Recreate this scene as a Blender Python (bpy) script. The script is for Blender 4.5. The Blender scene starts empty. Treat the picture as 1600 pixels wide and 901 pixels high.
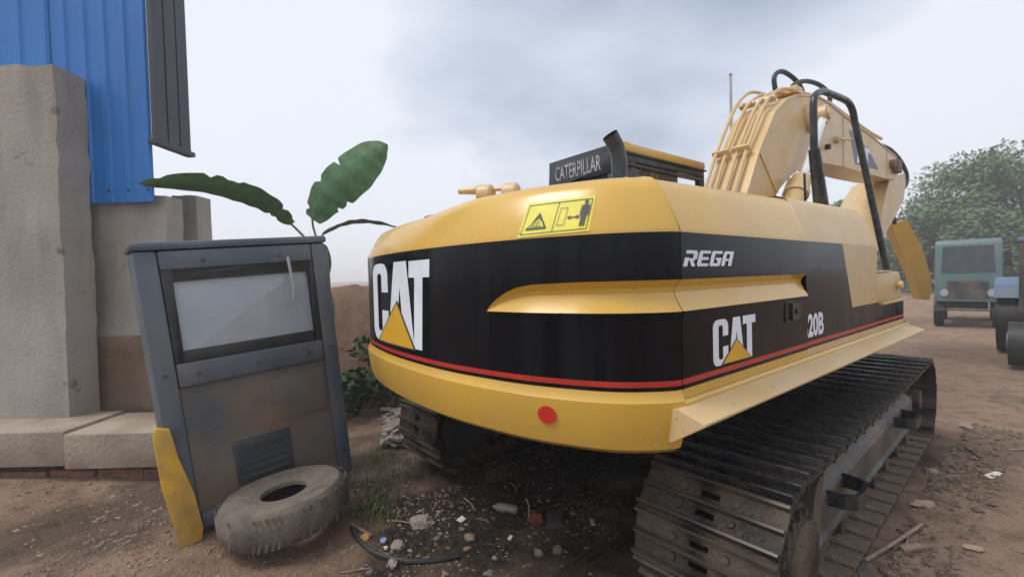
import bpy, bmesh, math, random
import numpy as np
from mathutils import Vector, Matrix, noise
R_ = math.radians
C = bpy.context.scene.collection
scene = bpy.context.scene
random.seed(7)

# ------------------------------------------------------------------ camera
CAM = Vector((2.33, -3.752, 1.67)); YAW, PITCH, ROLL, FPX = 51.9, -1.499, -1.505, 697.086
_y, _p, _r = R_(YAW), R_(PITCH), R_(ROLL)
FW = Vector((-math.sin(_y)*math.cos(_p), math.cos(_y)*math.cos(_p), math.sin(_p)))
_rt = Vector((math.cos(_y), math.sin(_y), 0)); _up = _rt.cross(FW)
RT = _rt*math.cos(_r)+_up*math.sin(_r); UP = -_rt*math.sin(_r)+_up*math.cos(_r)
cd = bpy.data.cameras.new('camera'); co = bpy.data.objects.new('camera', cd); C.objects.link(co)
co.matrix_world = Matrix(((RT.x, UP.x, -FW.x, CAM.x), (RT.y, UP.y, -FW.y, CAM.y), (RT.z, UP.z, -FW.z, CAM.z), (0, 0, 0, 1)))
cd.sensor_width = 36.0; cd.lens = FPX/1600*36; cd.clip_start = 0.05; cd.clip_end = 3000
cd.dof.use_dof = True; cd.dof.focus_distance = 2.75; cd.dof.aperture_fstop = cd.lens/1000/0.008
scene.camera = co
scene.cycles.volume_bounces = 2

def ground_at(u, v, z=0.0):
    d = FW+RT*((u-800)/FPX)-UP*((v-450.5)/FPX)
    t = (z-CAM.z)/d.z
    return CAM+d*t
def at(u, v, depth):
    return CAM+(FW+RT*((u-800)/FPX)-UP*((v-450.5)/FPX))*depth

# ------------------------------------------------------------------ world and sun
SUN_EL, SUN_AZ = 58, 205
world = bpy.data.worlds.new("World"); scene.world = world; world.use_nodes = True
nt = world.node_tree; nt.nodes.clear()
N = nt.nodes.new; L = nt.links.new
out = N('ShaderNodeOutputWorld'); mixs = N('ShaderNodeMixShader')
b1 = N('ShaderNodeBackground'); b2 = N('ShaderNodeBackground')
sky = N('ShaderNodeTexSky'); sky.sky_type = 'NISHITA'; sky.sun_disc = False
sky.sun_elevation = R_(SUN_EL); sky.sun_rotation = R_(SUN_AZ); sky.air_density = 1.5; sky.dust_density = 3.0
b1.inputs[1].default_value = 0.11
tc = N('ShaderNodeTexCoord'); sep = N('ShaderNodeSeparateXYZ'); L(tc.outputs['Generated'], sep.inputs[0])
mx = N('ShaderNodeMath'); mx.operation = 'MAXIMUM'; L(sep.outputs['Z'], mx.inputs[0]); mx.inputs[1].default_value = 0.0
ad = N('ShaderNodeMath'); ad.operation = 'ADD'; L(mx.outputs[0], ad.inputs[0]); ad.inputs[1].default_value = 0.22
dv = N('ShaderNodeVectorMath'); dv.operation = 'DIVIDE'; L(tc.outputs['Generated'], dv.inputs[0])
cmb = N('ShaderNodeCombineXYZ')
for i in range(3): L(ad.outputs[0], cmb.inputs[i])
L(cmb.outputs[0], dv.inputs[1])
def wnoise(scale, det, loc):
    mp = N('ShaderNodeMapping'); mp.inputs['Location'].default_value = loc; L(dv.outputs[0], mp.inputs[0])
    n = N('ShaderNodeTexNoise'); n.inputs['Scale'].default_value = scale; n.inputs['Detail'].default_value = det
    n.inputs['Roughness'].default_value = 0.5; L(mp.outputs[0], n.inputs['Vector']); return n
n1 = wnoise(0.55, 5, (3.1, 1.2, 0)); n2 = wnoise(1.6, 6, (8.3, 2.2, 0))
ma = N('ShaderNodeMath'); ma.operation = 'MULTIPLY_ADD'; L(n2.outputs[0], ma.inputs[0]); ma.inputs[1].default_value = 0.55; L(n1.outputs[0], ma.inputs[2])
# one broad grey cloud bank high behind the machine
cdirn = (FW+RT*(120/FPX)+UP*(520/FPX)).normalized()
dot = N('ShaderNodeVectorMath'); dot.operation = 'DOT_PRODUCT'; L(tc.outputs['Generated'], dot.inputs[0]); dot.inputs[1].default_value = cdirn
mr = N('ShaderNodeMapRange'); mr.interpolation_type = 'SMOOTHSTEP'; L(dot.outputs['Value'], mr.inputs['Value'])
mr.inputs['From Min'].default_value = 0.80; mr.inputs['From Max'].default_value = 0.985; mr.inputs['To Min'].default_value = 0; mr.inputs['To Max'].default_value = 0.34
sb = N('ShaderNodeMath'); sb.operation = 'SUBTRACT'; L(ma.outputs[0], sb.inputs[0]); L(mr.outputs[0], sb.inputs[1])
cr = N('ShaderNodeValToRGB'); L(sb.outputs[0], cr.inputs[0])
e = cr.color_ramp.elements
e[0].position = 0.28; e[0].color = (0.27, 0.335, 0.45, 1)
e[1].position = 0.66; e[1].color = (0.79, 0.83, 0.91, 1)
k = e.new(0.47); k.color = (0.52, 0.585, 0.70, 1)
L(cr.outputs[0], b2.inputs[0]); b2.inputs[1].default_value = 0.78
L(sky.outputs[0], b1.inputs[0]); L(b1.outputs[0], mixs.inputs[1]); L(b2.outputs[0], mixs.inputs[2]); mixs.inputs[0].default_value = 0.93
L(mixs.outputs[0], out.inputs[0])
sd = bpy.data.lights.new('sun', 'SUN'); sd.energy = 1.5; sd.angle = R_(25); sd.color = (1, 0.95, 0.88)
so = bpy.data.objects.new('sun', sd); C.objects.link(so)
# direction to the sun in Blender's sky convention (rotation clockwise from +Y)
sdir = Vector((math.sin(R_(SUN_AZ))*math.cos(R_(SUN_EL)), math.cos(R_(SUN_AZ))*math.cos(R_(SUN_EL)), math.sin(R_(SUN_EL))))
so.rotation_euler = sdir.to_track_quat('Z', 'Y').to_euler()
scene.view_settings.view_transform = 'Standard'; scene.view_settings.look = 'None'
scene.view_settings.exposure = 0.55; scene.view_settings.gamma = 1.0; scene.view_settings.use_curve_mapping = False

# ------------------------------------------------------------------ materials
def mat(name, col, rough=0.6, metal=0.0, col2=None, scale=6.0, mixlo=0.4, mixhi=0.65, stretch=(1, 1, 1), bump=0.0, bscale=60,
        coat=0.0, coat_rough=0.1, spec=0.5, rvar=0.0, dust=None, dust_amt=0.0, dscale=3.0, detail=6, trans=0.0, alpha=1.0, spots=None, spot_scale=40, spot_th=0.7):
    m = bpy.data.materials.new(name); m.use_nodes = True
    t = m.node_tree; p = t.nodes['Principled BSDF']; n = t.nodes.new; l = t.links.new
    p.inputs['Roughness'].default_value = rough; p.inputs['Metallic'].default_value = metal
    p.inputs['Specular IOR Level'].default_value = spec
    p.inputs['Coat Weight'].default_value = coat; p.inputs['Coat Roughness'].default_value = coat_rough
    p.inputs['Transmission Weight'].default_value = trans; p.inputs['Alpha'].default_value = alpha
    tcn = n('ShaderNodeTexCoord'); mp = n('ShaderNodeMapping'); mp.inputs['Scale'].default_value = stretch
    l(tcn.outputs['Object'], mp.inputs[0])
    def nz(s, d=detail, vec=None):
        x = n('ShaderNodeTexNoise'); x.inputs['Scale'].default_value = s; x.inputs['Detail'].default_value = d; l(vec or mp.outputs[0], x.inputs['Vector']); return x
    def rng(src, a, b, c=0.0, dd=1.0):
        x = n('ShaderNodeMapRange'); l(src, x.inputs['Value']); x.inputs['From Min'].default_value = a; x.inputs['From Max'].default_value = b
        x.inputs['To Min'].default_value = c; x.inputs['To Max'].default_value = dd; return x
    cur = None
    def mixc(fac, a, b):
        x = n('ShaderNodeMix'); x.data_type = 'RGBA'; l(fac, x.inputs[0])
        if isinstance(a, tuple): x.inputs[6].default_value = (*a, 1)
        else: l(a, x.inputs[6])
        if isinstance(b, tuple): x.inputs[7].default_value = (*b, 1)
        else: l(b, x.inputs[7])
        return x.outputs[2]
    if col2 is None: col2 = tuple(c*0.8 for c in col)
    nn = nz(scale); f = rng(nn.outputs[0], mixlo, mixhi)
    cur = mixc(f.outputs[0], col, col2)
    if dust:
        dn = nz(dscale, 8, tcn.outputs['Object']); df = rng(dn.outputs[0], 0.42, 0.68, 0, dust_amt)
        cur = mixc(df.outputs[0], cur, dust)
    if spots:
        sn = nz(spot_scale, 4, tcn.outputs['Object']); sf = rng(sn.outputs[0], spot_th, spot_th+0.06)
        cur = mixc(sf.outputs[0], cur, spots)
    l(cur, p.inputs['Base Color'])
    if rvar:
        rn = nz(scale*1.7); rr = rng(rn.outputs[0], 0.35, 0.7, max(0, rough-rvar), min(1, rough+rvar)); l(rr.outputs[0], p.inputs['Roughness'])
    if bump:
        bn = nz(bscale, 6, tcn.outputs['Object']); bp = n('ShaderNodeBump'); bp.inputs['Strength'].default_value = bump; bp.inputs['Distance'].default_value = 0.02
        l(bn.outputs[0], bp.inputs['Height']); l(bp.outputs[0], p.inputs['Normal'])
    return m
Y = mat('yellow_paint', (0.63, 0.375, 0.045), 0.27, col2=(0.60, 0.35, 0.050), scale=2.2, coat=0.35, coat_rough=0.22, rvar=0.07, dust=(0.50, 0.33, 0.12), dust_amt=0.30, dscale=1.7, bump=0.022, bscale=6, spots=(0.20, 0.12, 0.05), spot_scale=48, spot_th=0.72)
Y2 = mat('yellow_paint_dusty', (0.60, 0.415, 0.185), 0.42, col2=(0.56, 0.375, 0.145), scale=2.5, coat=0.15, coat_rough=0.3, rvar=0.08, dust=(0.58, 0.45, 0.28), dust_amt=0.6, dscale=2.0, bump=0.02, bscale=12, spots=(0.30, 0.17, 0.07), spot_scale=26, spot_th=0.69)
K = mat('black_paint', (0.003, 0.0035, 0.005), 0.14, col2=(0.008, 0.009, 0.012), scale=9, mixlo=0.47, mixhi=0.66, stretch=(1, 1, 0.07), coat=0.0, rvar=0.08, spec=0.16, dust=(0.010, 0.011, 0.014), dust_amt=0.5, dscale=1.3, bump=0.035, bscale=3.5)
RED = mat('red_stripe_paint', (0.48, 0.030, 0.018), 0.35, coat=0.2)
DOTM = mat('red_reflector', (0.55, 0.022, 0.008), 0.45)
WHT = mat('white_vinyl', (0.80, 0.83, 0.90), 0.4, col2=(0.70, 0.74, 0.82))
FADE = mat('faded_vinyl', (0.40, 0.42, 0.45), 0.55, col2=(0.22, 0.23, 0.25), scale=16)
TRI = mat('amber_vinyl', (0.72, 0.40, 0.02), 0.4, col2=(0.66, 0.36, 0.02))
DEC = mat('warning_yellow', (0.72, 0.66, 0.05), 0.45, col2=(0.66, 0.60, 0.05))
INK = mat('decal_ink', (0.03, 0.032, 0.05), 0.5)
NAVY = mat('decal_slate', (0.13, 0.15, 0.20), 0.5, col2=(0.10, 0.12, 0.16))
STEEL = mat('worn_dark_steel', (0.018, 0.020, 0.023), 0.34, 0.45, col2=(0.040, 0.038, 0.036), scale=9, rvar=0.12, bump=0.2, bscale=45, dust=(0.075, 0.058, 0.042), dust_amt=0.4, dscale=4)
MUDST = mat('muddy_steel', (0.022, 0.020, 0.019), 0.52, 0.25, col2=(0.075, 0.058, 0.042), scale=7, rvar=0.12, bump=0.45, bscale=50, dust=(0.145, 0.110, 0.078), dust_amt=0.85, dscale=5)
MUDLOW = mat('mud_caked_steel', (0.15, 0.105, 0.073), 0.85, col2=(0.09, 0.064, 0.046), scale=8, bump=0.7, bscale=40, dust=(0.21, 0.155, 0.11), dust_amt=0.9, dscale=9)
FRM = mat('frame_grey', (0.040, 0.039, 0.040), 0.5, col2=(0.075, 0.068, 0.062), scale=3.2, rvar=0.1, bump=0.15, bscale=30, dust=(0.15, 0.115, 0.088), dust_amt=0.85, dscale=2.6)
BLK = mat('black_rubber', (0.012, 0.013, 0.014), 0.5, col2=(0.03, 0.03, 0.03), bump=0.1)
TUBE = mat('black_tube_paint', (0.013, 0.016, 0.019), 0.32, col2=(0.035, 0.036, 0.04), rvar=0.1, scale=12)
CABK = mat('cab_black', (0.018, 0.021, 0.026), 0.38, col2=(0.035, 0.038, 0.045), rvar=0.1)
GLS = mat('cab_glass', (0.020, 0.026, 0.034), 0.08, col2=(0.03, 0.036, 0.045), coat=0.5, coat_rough=0.03)
CHR = mat('chrome_rod', (0.82, 0.83, 0.85), 0.30, 0.55, col2=(0.7, 0.7, 0.72))
DARK = mat('painted_shade_steel', (0.016, 0.015, 0.014), 0.7, col2=(0.035, 0.029, 0.024), bump=0.3, bscale=20)  # near-black colour stands in for shade under and inside things
CONC = mat('weathered_concrete', (0.37, 0.33, 0.28), 0.9, col2=(0.26, 0.23, 0.195), scale=3.2, stretch=(1, 1, .16), bump=0.4, bscale=30, dust=(0.42, 0.395, 0.36), dust_amt=0.7, dscale=0.9, spots=(0.20, 0.175, 0.15), spot_scale=5, spot_th=0.66)
CONCB = mat('mud_stained_concrete', (0.24, 0.195, 0.155), 0.9, col2=(0.19, 0.13, 0.085), scale=1.5, bump=0.4, bscale=30, dust=(0.28, 0.17, 0.095), dust_amt=0.8, dscale=1.2)
STEP = mat('pale_step_concrete', (0.37, 0.305, 0.24), 0.9, col2=(0.27, 0.215, 0.165), scale=2.5, bump=0.5, bscale=25, dust=(0.22, 0.15, 0.10), dust_amt=0.6, dscale=2.2)
BRK = mat('red_brick', (0.22, 0.10, 0.065), 0.9, col2=(0.15, 0.075, 0.052), scale=14, bump=0.5, bscale=40)
BLUE = mat('blue_roof_sheet', (0.015, 0.185, 0.56), 0.45, col2=(0.013, 0.155, 0.48), scale=1.2, rvar=0.06)
SLATE = mat('dark_grey_sheet', (0.036, 0.043, 0.056), 0.5, col2=(0.05, 0.056, 0.066), scale=2)
WCAB = mat('faded_slate_paint', (0.062, 0.082, 0.112), 0.5, col2=(0.095, 0.112, 0.14), scale=3, rvar=0.1, dust=(0.17, 0.155, 0.14), dust_amt=0.45, dscale=2.4, bump=0.1)
RUST = mat('rusty_panel', (0.085, 0.088, 0.092), 0.7, col2=(0.15, 0.125, 0.10), scale=3, dust=(0.20, 0.115, 0.06), dust_amt=0.75, dscale=2.3, bump=0.3, bscale=25)
WGL = mat('dusty_glass', (0.30, 0.335, 0.38), 0.25, col2=(0.36, 0.39, 0.42), scale=2.2, rvar=0.1, coat=0.3)
YTRIM = mat('yellow_trim', (0.62, 0.36, 0.03), 0.5, col2=(0.54, 0.30, 0.04), dust=(0.25, 0.18, 0.1), dust_amt=0.5, dscale=6)
TYRE = mat('dusty_tyre', (0.135, 0.112, 0.09), 0.9, col2=(0.07, 0.06, 0.05), scale=6, bump=0.5, bscale=30, dust=(0.19, 0.155, 0.12), dust_amt=0.8, dscale=5)
LEAF = mat('banana_leaf', (0.085, 0.190, 0.075), 0.5, col2=(0.060, 0.145, 0.055), scale=14, stretch=(1, 1, 1))
STALK = mat('banana_stalk', (0.16, 0.20, 0.10), 0.7, col2=(0.13, 0.105, 0.06), scale=8)
FOL = mat('tree_leaves', (0.088, 0.145, 0.060), 0.65, col2=(0.12, 0.18, 0.08), scale=0.8)
FOLD = mat('shrub_leaves', (0.036, 0.070, 0.026), 0.7, col2=(0.058, 0.092, 0.034), scale=1.5)
BARK = mat('bark', (0.10, 0.075, 0.055), 0.9, col2=(0.065, 0.05, 0.04), scale=12, bump=0.6)
TEAL = mat('teal_machine_paint', (0.075, 0.15, 0.165), 0.45, col2=(0.10, 0.17, 0.18), scale=2, dust=(0.16, 0.15, 0.13), dust_amt=0.5)
TBLUE = mat('blue_machine_paint', (0.07, 0.15, 0.27), 0.45, col2=(0.10, 0.17, 0.27), scale=2, dust=(0.18, 0.18, 0.18), dust_amt=0.5)
ORNG = mat('orange_lamp_lens', (0.60, 0.22, 0.03), 0.3)
ROCK = mat('pale_rock', (0.29, 0.235, 0.20), 0.9, col2=(0.20, 0.16, 0.135), scale=12, bump=0.8, bscale=50, dust=(0.33, 0.28, 0.25), dust_amt=0.6, dscale=10)
PEB = mat('pebbles', (0.28, 0.205, 0.155), 0.95, col2=(0.17, 0.12, 0.09), scale=5, mixlo=0.35, mixhi=0.6, bump=0.4)
WOOD = mat('dry_wood', (0.29, 0.205, 0.145), 0.85, col2=(0.19, 0.13, 0.09), scale=18, bump=0.4)
DRY = mat('dry_litter', (0.27, 0.205, 0.15), 0.9, col2=(0.18, 0.125, 0.085), scale=9)
RUSTY = mat('rusted_iron', (0.085, 0.048, 0.032), 0.75, 0.2, col2=(0.05, 0.034, 0.026), scale=30, bump=0.4)
TERRA = mat('terracotta', (0.23, 0.075, 0.040), 0.8, col2=(0.17, 0.06, 0.035))
REDP = mat('red_plastic', (0.50, 0.070, 0.030), 0.5, col2=(0.42, 0.07, 0.03))
PAPER = mat('off_white_paper', (0.62, 0.58, 0.52), 0.8, col2=(0.5, 0.46, 0.4))
CARD = mat('tan_card', (0.36, 0.255, 0.17), 0.9, col2=(0.30, 0.21, 0.14))
BWRAP = mat('blue_wrapper', (0.10, 0.16, 0.36), 0.35, col2=(0.45, 0.5, 0.6), scale=25)
TIPM = mat('worn_edge_highlight', (0.21, 0.225, 0.25), 0.30, 0.75, col2=(0.06, 0.06, 0.06), scale=14, rvar=0.1)  # worn tips, with the grousers' pale highlight lines painted into the colour
TIPW = mat('worn_grouser_edge', (0.085, 0.078, 0.072), 0.45, 0.4, col2=(0.12, 0.09, 0.065), scale=14)
CLEAR = mat('clear_plastic', (0.42, 0.39, 0.34), 0.2, trans=0.45, col2=(0.34, 0.31, 0.27))
GRASS = mat('grass_blades', (0.070, 0.125, 0.030), 0.6, col2=(0.13, 0.15, 0.055), scale=9)
ORL = mat('orange_leaf', (0.42, 0.19, 0.05), 0.7)

def ground_mat():
    m = bpy.data.materials.new('packed_earth'); m.use_nodes = True
    t = m.node_tree; p = t.nodes['Principled BSDF']; n = t.nodes.new; l = t.links.new
    p.inputs['Roughness'].default_value = 0.95; p.inputs['Specular IOR Level'].default_value = 0.2
    g = n('ShaderNodeTexCoord')
    def nz(s, d=8, r=0.6):
        x = n('ShaderNodeTexNoise'); x.inputs['Scale'].default_value = s; x.inputs['Detail'].default_value = d; x.inputs['Roughness'].default_value = r; l(g.outputs['Object'], x.inputs['Vector']); return x.outputs[0]
    def rng(src, a, b, c=0.0, d=1.0):
        x = n('ShaderNodeMapRange'); x.interpolation_type = 'SMOOTHSTEP'; l(src, x.inputs['Value'])
        for nm, v in (('From Min', a), ('From Max', b), ('To Min', c), ('To Max', d)): x.inputs[nm].default_value = v
        return x.outputs[0]
    def mix(f, a, b):
        x = n('ShaderNodeMix'); x.data_type = 'RGBA'; l(f, x.inputs[0])
        for i, c in ((6, a), (7, b)):
            if isinstance(c, tuple): x.inputs[i].default_value = (*c, 1)
            else: l(c, x.inputs[i])
        return x.outputs[2]
    base = mix(rng(nz(0.8), .35, .65), (0.265, 0.172, 0.120), (0.335, 0.228, 0.165))
    base = mix(rng(nz(6), .45, .7, 0, .75), base, (0.150, 0.096, 0.066))
    base = mix(rng(nz(38, 5), .52, .72, 0, .8), base, (0.30, 0.225, 0.17))
    base = mix(rng(nz(90, 3), .56, .74, 0, .7), base, (0.075, 0.050, 0.036))
    # darker earth under the machine and in uneven patches round it
    at_ = n('ShaderNodeAttribute'); at_.attribute_name = 'dark_earth'
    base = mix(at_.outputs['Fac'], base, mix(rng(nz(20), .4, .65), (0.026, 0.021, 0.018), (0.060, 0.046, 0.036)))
    l(base, p.inputs['Base Color'])
    hb = n('ShaderNodeMath'); hb.operation = 'ADD'; l(nz(45, 8, .7), hb.inputs[0]); l(nz(12, 6), hb.inputs[1])
    bp = n('ShaderNodeBump'); bp.inputs['Strength'].default_value = 0.9; bp.inputs['Distance'].default_value = 0.03; l(hb.outputs[0], bp.inputs['Height']); l(bp.outputs[0], p.inputs['Normal'])
    return m
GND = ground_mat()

# ------------------------------------------------------------------ mesh helpers
class MB:
    """collects faces and links them as one mesh object"""
    def __init__(s): s.v = []; s.f = []; s.m = []; s.mi = 0
    def face(s, pts, mi=None):
        b = len(s.v); s.v += [tuple(p) for p in pts]; s.f.append(tuple(range(b, b+len(pts)))); s.m.append(s.mi if mi is None else mi)
    def raw(s, vs, fs, mi=None):
        b = len(s.v); s.v += [tuple(p) for p in vs]
        for f in fs: s.f.append(tuple(b+i for i in f)); s.m.append(s.mi if mi is None else mi)
    def grid(s, rows, mi=None, mfun=None, closed=False):
        b = len(s.v); nr, nc = len(rows), len(rows[0])
        for r in rows: s.v += [tuple(p) for p in r]
        for i in range(nr-1):
            for j in range(nc if closed else nc-1):
                j2 = (j+1) % nc
                s.f.append((b+i*nc+j, b+i*nc+j2, b+(i+1)*nc+j2, b+(i+1)*nc+j)); s.m.append(mfun(i, j) if mfun else (s.mi if mi is None else mi))
    def box(s, lo, hi, M=None, mi=None):
        x0, y0, z0 = lo; x1, y1, z1 = hi
        vs = [Vector(p) for p in ((x0, y0, z0), (x1, y0, z0), (x1, y1, z0), (x0, y1, z0), (x0, y0, z1), (x1, y0, z1), (x1, y1, z1), (x0, y1, z1))]
        if M is not None: vs = [M @ v for v in vs]
        s.raw(vs, [(0, 3, 2, 1), (4, 5, 6, 7), (0, 1, 5, 4), (1, 2, 6, 5), (2, 3, 7, 6), (3, 0, 4, 7)], mi)
    def prism(s, poly, a, b, axis='x', mi=None):
        def P(p, t): return {'x': (t, p[0], p[1]), 'y': (p[0], t, p[1]), 'z': (p[0], p[1], t)}[axis]
        n = len(poly); vs = [P(p, a) for p in poly]+[P(p, b) for p in poly]
        s.raw(vs, [tuple(range(n)), tuple(range(2*n-1, n-1, -1))]+[(i, i+n, (i+1) % n+n, (i+1) % n) for i in range(n)], mi)
    def tube(s, pts, r, seg=10, mi=None, cap=True):
        pts = [Vector(p) for p in pts]; n = len(pts); rs = r if isinstance(r, (list, tuple)) else [r]*n
        rows = []; nrm = None
        for i in range(n):
            t = (pts[min(i+1, n-1)]-pts[max(i-1, 0)]).normalized()
            if nrm is None: nrm = t.orthogonal().normalized()
            else: nrm = (nrm-t*nrm.dot(t)).normalized()
            bn = t.cross(nrm)
            rows.append([pts[i]+(nrm*math.cos(2*math.pi*k/seg)+bn*math.sin(2*math.pi*k/seg))*rs[i] for k in range(seg)])
        s.grid(rows, mi, closed=True)
        if cap: s.face(rows[0][::-1], mi); s.face(rows[-1], mi)
    def cyl(s, a, b, r, seg=20, mi=None): s.tube([a, b], r, seg, mi)
    def build(s, name, mats, parent=None, smooth=30, loc=None, bevel=0):
        me = bpy.data.meshes.new(name); me.from_pydata(s.v, [], s.f)
        for m in (mats if isinstance(mats, (list, tuple)) else [mats]): me.materials.append(m)
        me.polygons.foreach_set('material_index', s.m)
        bm = bmesh.new(); bm.from_mesh(me); bmesh.ops.remove_doubles(bm, verts=bm.verts, dist=0.0004); bmesh.ops.recalc_face_normals(bm, faces=bm.faces)
        if bevel:
            ed = [e for e in bm.edges if len(e.link_faces) == 2 and e.calc_face_angle(0) > R_(35)]
            try: bmesh.ops.bevel(bm, geom=ed, offset=bevel, segments=2, affect='EDGES', profile=0.6)
            except Exception: pass
        bm.to_mesh(me); bm.free()
        if smooth:
            me.polygons.foreach_set('use_smooth', [True]*len(me.polygons)); me.set_sharp_from_angle(angle=R_(smooth))
        o = bpy.data.objects.new(name, me); C.objects.link(o)
        if parent: o.parent = parent
        if loc is not None: o.location = loc
        return o
def spline(P, n=8):
    P = [Vector(p) for p in P]; P = [2*P[0]-P[1]]+P+[2*P[-1]-P[-2]]; o = []
    for i in range(1, len(P)-2):
        a, b, c, d = P[i-1:i+3]
        for k in range(n):
            t = k/n; o.append(.5*((2*b)+(c-a)*t+(2*a-5*b+4*c-d)*t*t+(3*b-a-3*c+d)*t**3))
    o.append(P[-2]); return o
def tag(o, label, cat, group=None):
    o['label'] = label; o['category'] = cat
    if group: o['group'] = group
    return o
def thing(name, label, cat, loc=(0, 0, 0), rz=0, group=None):
    o = bpy.data.objects.new(name, None); C.objects.link(o); o.location = loc; o.rotation_euler = (0, 0, rz); o.empty_display_size = .2
    return tag(o, label, cat, group)
def struct(o): o['kind'] = 'structure'; return o
def stuff(o): o['kind'] = 'stuff'; return o

# ------------------------------------------------------------------ ground
def fbm(x, y, f, o=4): return noise.fractal(Vector((x*f, y*f, 3.7)), 1.0, 2.0, o)
def gz(x, y):
    """height of the ground, flattened where the machine stands"""
    h = 0.045*fbm(x, y, 0.7, 3)+0.022*fbm(x+9, y, 3.1, 4)
    d = max(0.0, min(1.0, (math.hypot(max(abs(x)-1.7, 0), max(abs(y-.2)-2.5, 0)))/0.9))
    flat = 0.30+0.70*d
    # low spoil heap at the right rear and soft rise beside the tracks
    h = h*flat-0.02
    r = math.hypot(x-2.3, y-1.0)
    h += 0.05*math.exp(-((x-1.95)/.25)**2)*math.exp(-((y-.2)/1.8)**2)
    c = x-2.75-.06*y; h -= .030*math.exp(-(c/.17)**2)-.016*math.exp(-((c-.30)/.12)**2)-.014*math.exp(-((c+.28)/.12)**2)
    far = max(0, math.hypot(x, y)-15)
    return h+min(far*0.004, 1.0)
def axis(lo, hi, step, far):
    a = list(np.arange(lo, hi+step/2, step)); s = step; v = a[-1]
    while v < far: s *= 1.35; v += s; a.append(v)
    s = step; v = a[0]; pre = []
    while v > -far: s *= 1.35; v -= s; pre.append(v)
    return pre[::-1]+a
gx = axis(-3.4, 3.6, 0.05, 900); gy = axis(-4.6, 5.0, 0.05, 900)
gv = [(x, y, gz(x, y)) for y in gy for x in gx]; nx = len(gx)
gf = [(j*nx+i, j*nx+i+1, (j+1)*nx+i+1, (j+1)*nx+i) for j in range(len(gy)-1) for i in range(nx-1)]
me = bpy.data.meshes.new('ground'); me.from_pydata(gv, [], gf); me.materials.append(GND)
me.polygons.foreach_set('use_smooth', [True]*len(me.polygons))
st = me.attributes.new('dark_earth', 'FLOAT', 'POINT'); sv = []
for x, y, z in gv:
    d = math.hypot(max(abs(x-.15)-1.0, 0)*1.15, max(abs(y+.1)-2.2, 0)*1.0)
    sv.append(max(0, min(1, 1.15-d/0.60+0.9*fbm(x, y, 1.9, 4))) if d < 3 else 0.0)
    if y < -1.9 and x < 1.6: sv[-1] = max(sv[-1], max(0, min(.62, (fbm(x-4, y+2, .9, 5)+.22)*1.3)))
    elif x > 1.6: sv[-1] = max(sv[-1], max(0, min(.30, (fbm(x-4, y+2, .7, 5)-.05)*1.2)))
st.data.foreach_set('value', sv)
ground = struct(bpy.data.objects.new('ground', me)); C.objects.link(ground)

# ------------------------------------------------------------------ EXCAVATOR
EX = thing('excavator', 'large yellow and black tracked excavator seen from behind its counterweight', 'excavator')
half = [(0, -2.655), (0.4, -2.632), (0.8, -2.55), (1.05, -2.45), (1.2, -2.36), (1.29, -2.265), (1.342, -2.185), (1.355, -2.14)]
lefth = [(0, -2.655), (0.4, -2.637), (0.8, -2.578), (1.05, -2.505), (1.2, -2.43), (1.29, -2.32), (1.342, -2.21), (1.355, -2.14)]
OUT = [Vector((p.x, p.y)) for p in spline([(-x, y, 0) for x, y in lefth[::-1]][:-1]+[(x, y, 0) for x, y in half], 8)]
SL = [0.0]
for a, b in zip(OUT, OUT[1:]): SL.append(SL[-1]+(b-a).length)
i0 = min(range(len(OUT)), key=lambda i: abs(OUT[i].x)); SL = [s-SL[i0] for s in SL]; SMIN, SMAX = SL[0], SL[-1]
def outline(s):
    s = max(SMIN, min(SMAX, s)); j = max(0, min(len(SL)-2, int(np.searchsorted(SL, s))-1))
    t = (s-SL[j])/(SL[j+1]-SL[j]); p = OUT[j].lerp(OUT[j+1], t)
    a, b = OUT[max(j-1, 0)], OUT[min(j+2, len(OUT)-1)]; tg = (b-a).normalized()
    return p, Vector((tg.y, -tg.x))      # point and outward normal
PROF = [(0.928, .36), (0.928, .14), (0.933, .085), (0.947, .042), (0.970, .012), (1.03, -.004), (1.13, -.016), (1.163, -.016), (1.178, -.006), (1.205, 0)]
TOPP = [(1.83, 0), (1.85, .004), (1.95, .048), (2.01, .076), (2.045, .098), (2.066, .125), (2.078, .17), (2.085, .26), (2.09, .5)]
def topoff(z):
    for (za, oa), (zb, ob) in zip(TOPP, TOPP[1:]):
        if z <= zb: return oa+(ob-oa)*(z-za)/(zb-za) if z > za else oa
    return TOPP[-1][1]
GT, GB = 1.642, 1.516
GROOVE = [(0.0, 0.0), (0.10, .016), (0.24, .031), (0.40, .033), (0.62, .021), (0.88, .003), (1.0, -.006)]   # fraction from top, depth
TIP = [(0.655, 1.514), (0.676, 1.54), (0.715, 1.57), (0.771, 1.601), (0.83, 1.622), (0.906, 1.634), (1.106, 1.641), (1.3, 1.642)]
def gtop(s):
    if s <= TIP[0][0]: return GB
    for (a, za), (b, zb) in zip(TIP, TIP[1:]):
        if s <= b: return za+(zb-za)*(s-a)/(b-a)
    return GT
def surf(s, z, eps=0.0):
    p, n = outline(s); off = topoff(z) if z > 1.83 else 0.0
    p = p-n*(off-eps); return Vector((p.x, p.y, z))
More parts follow.
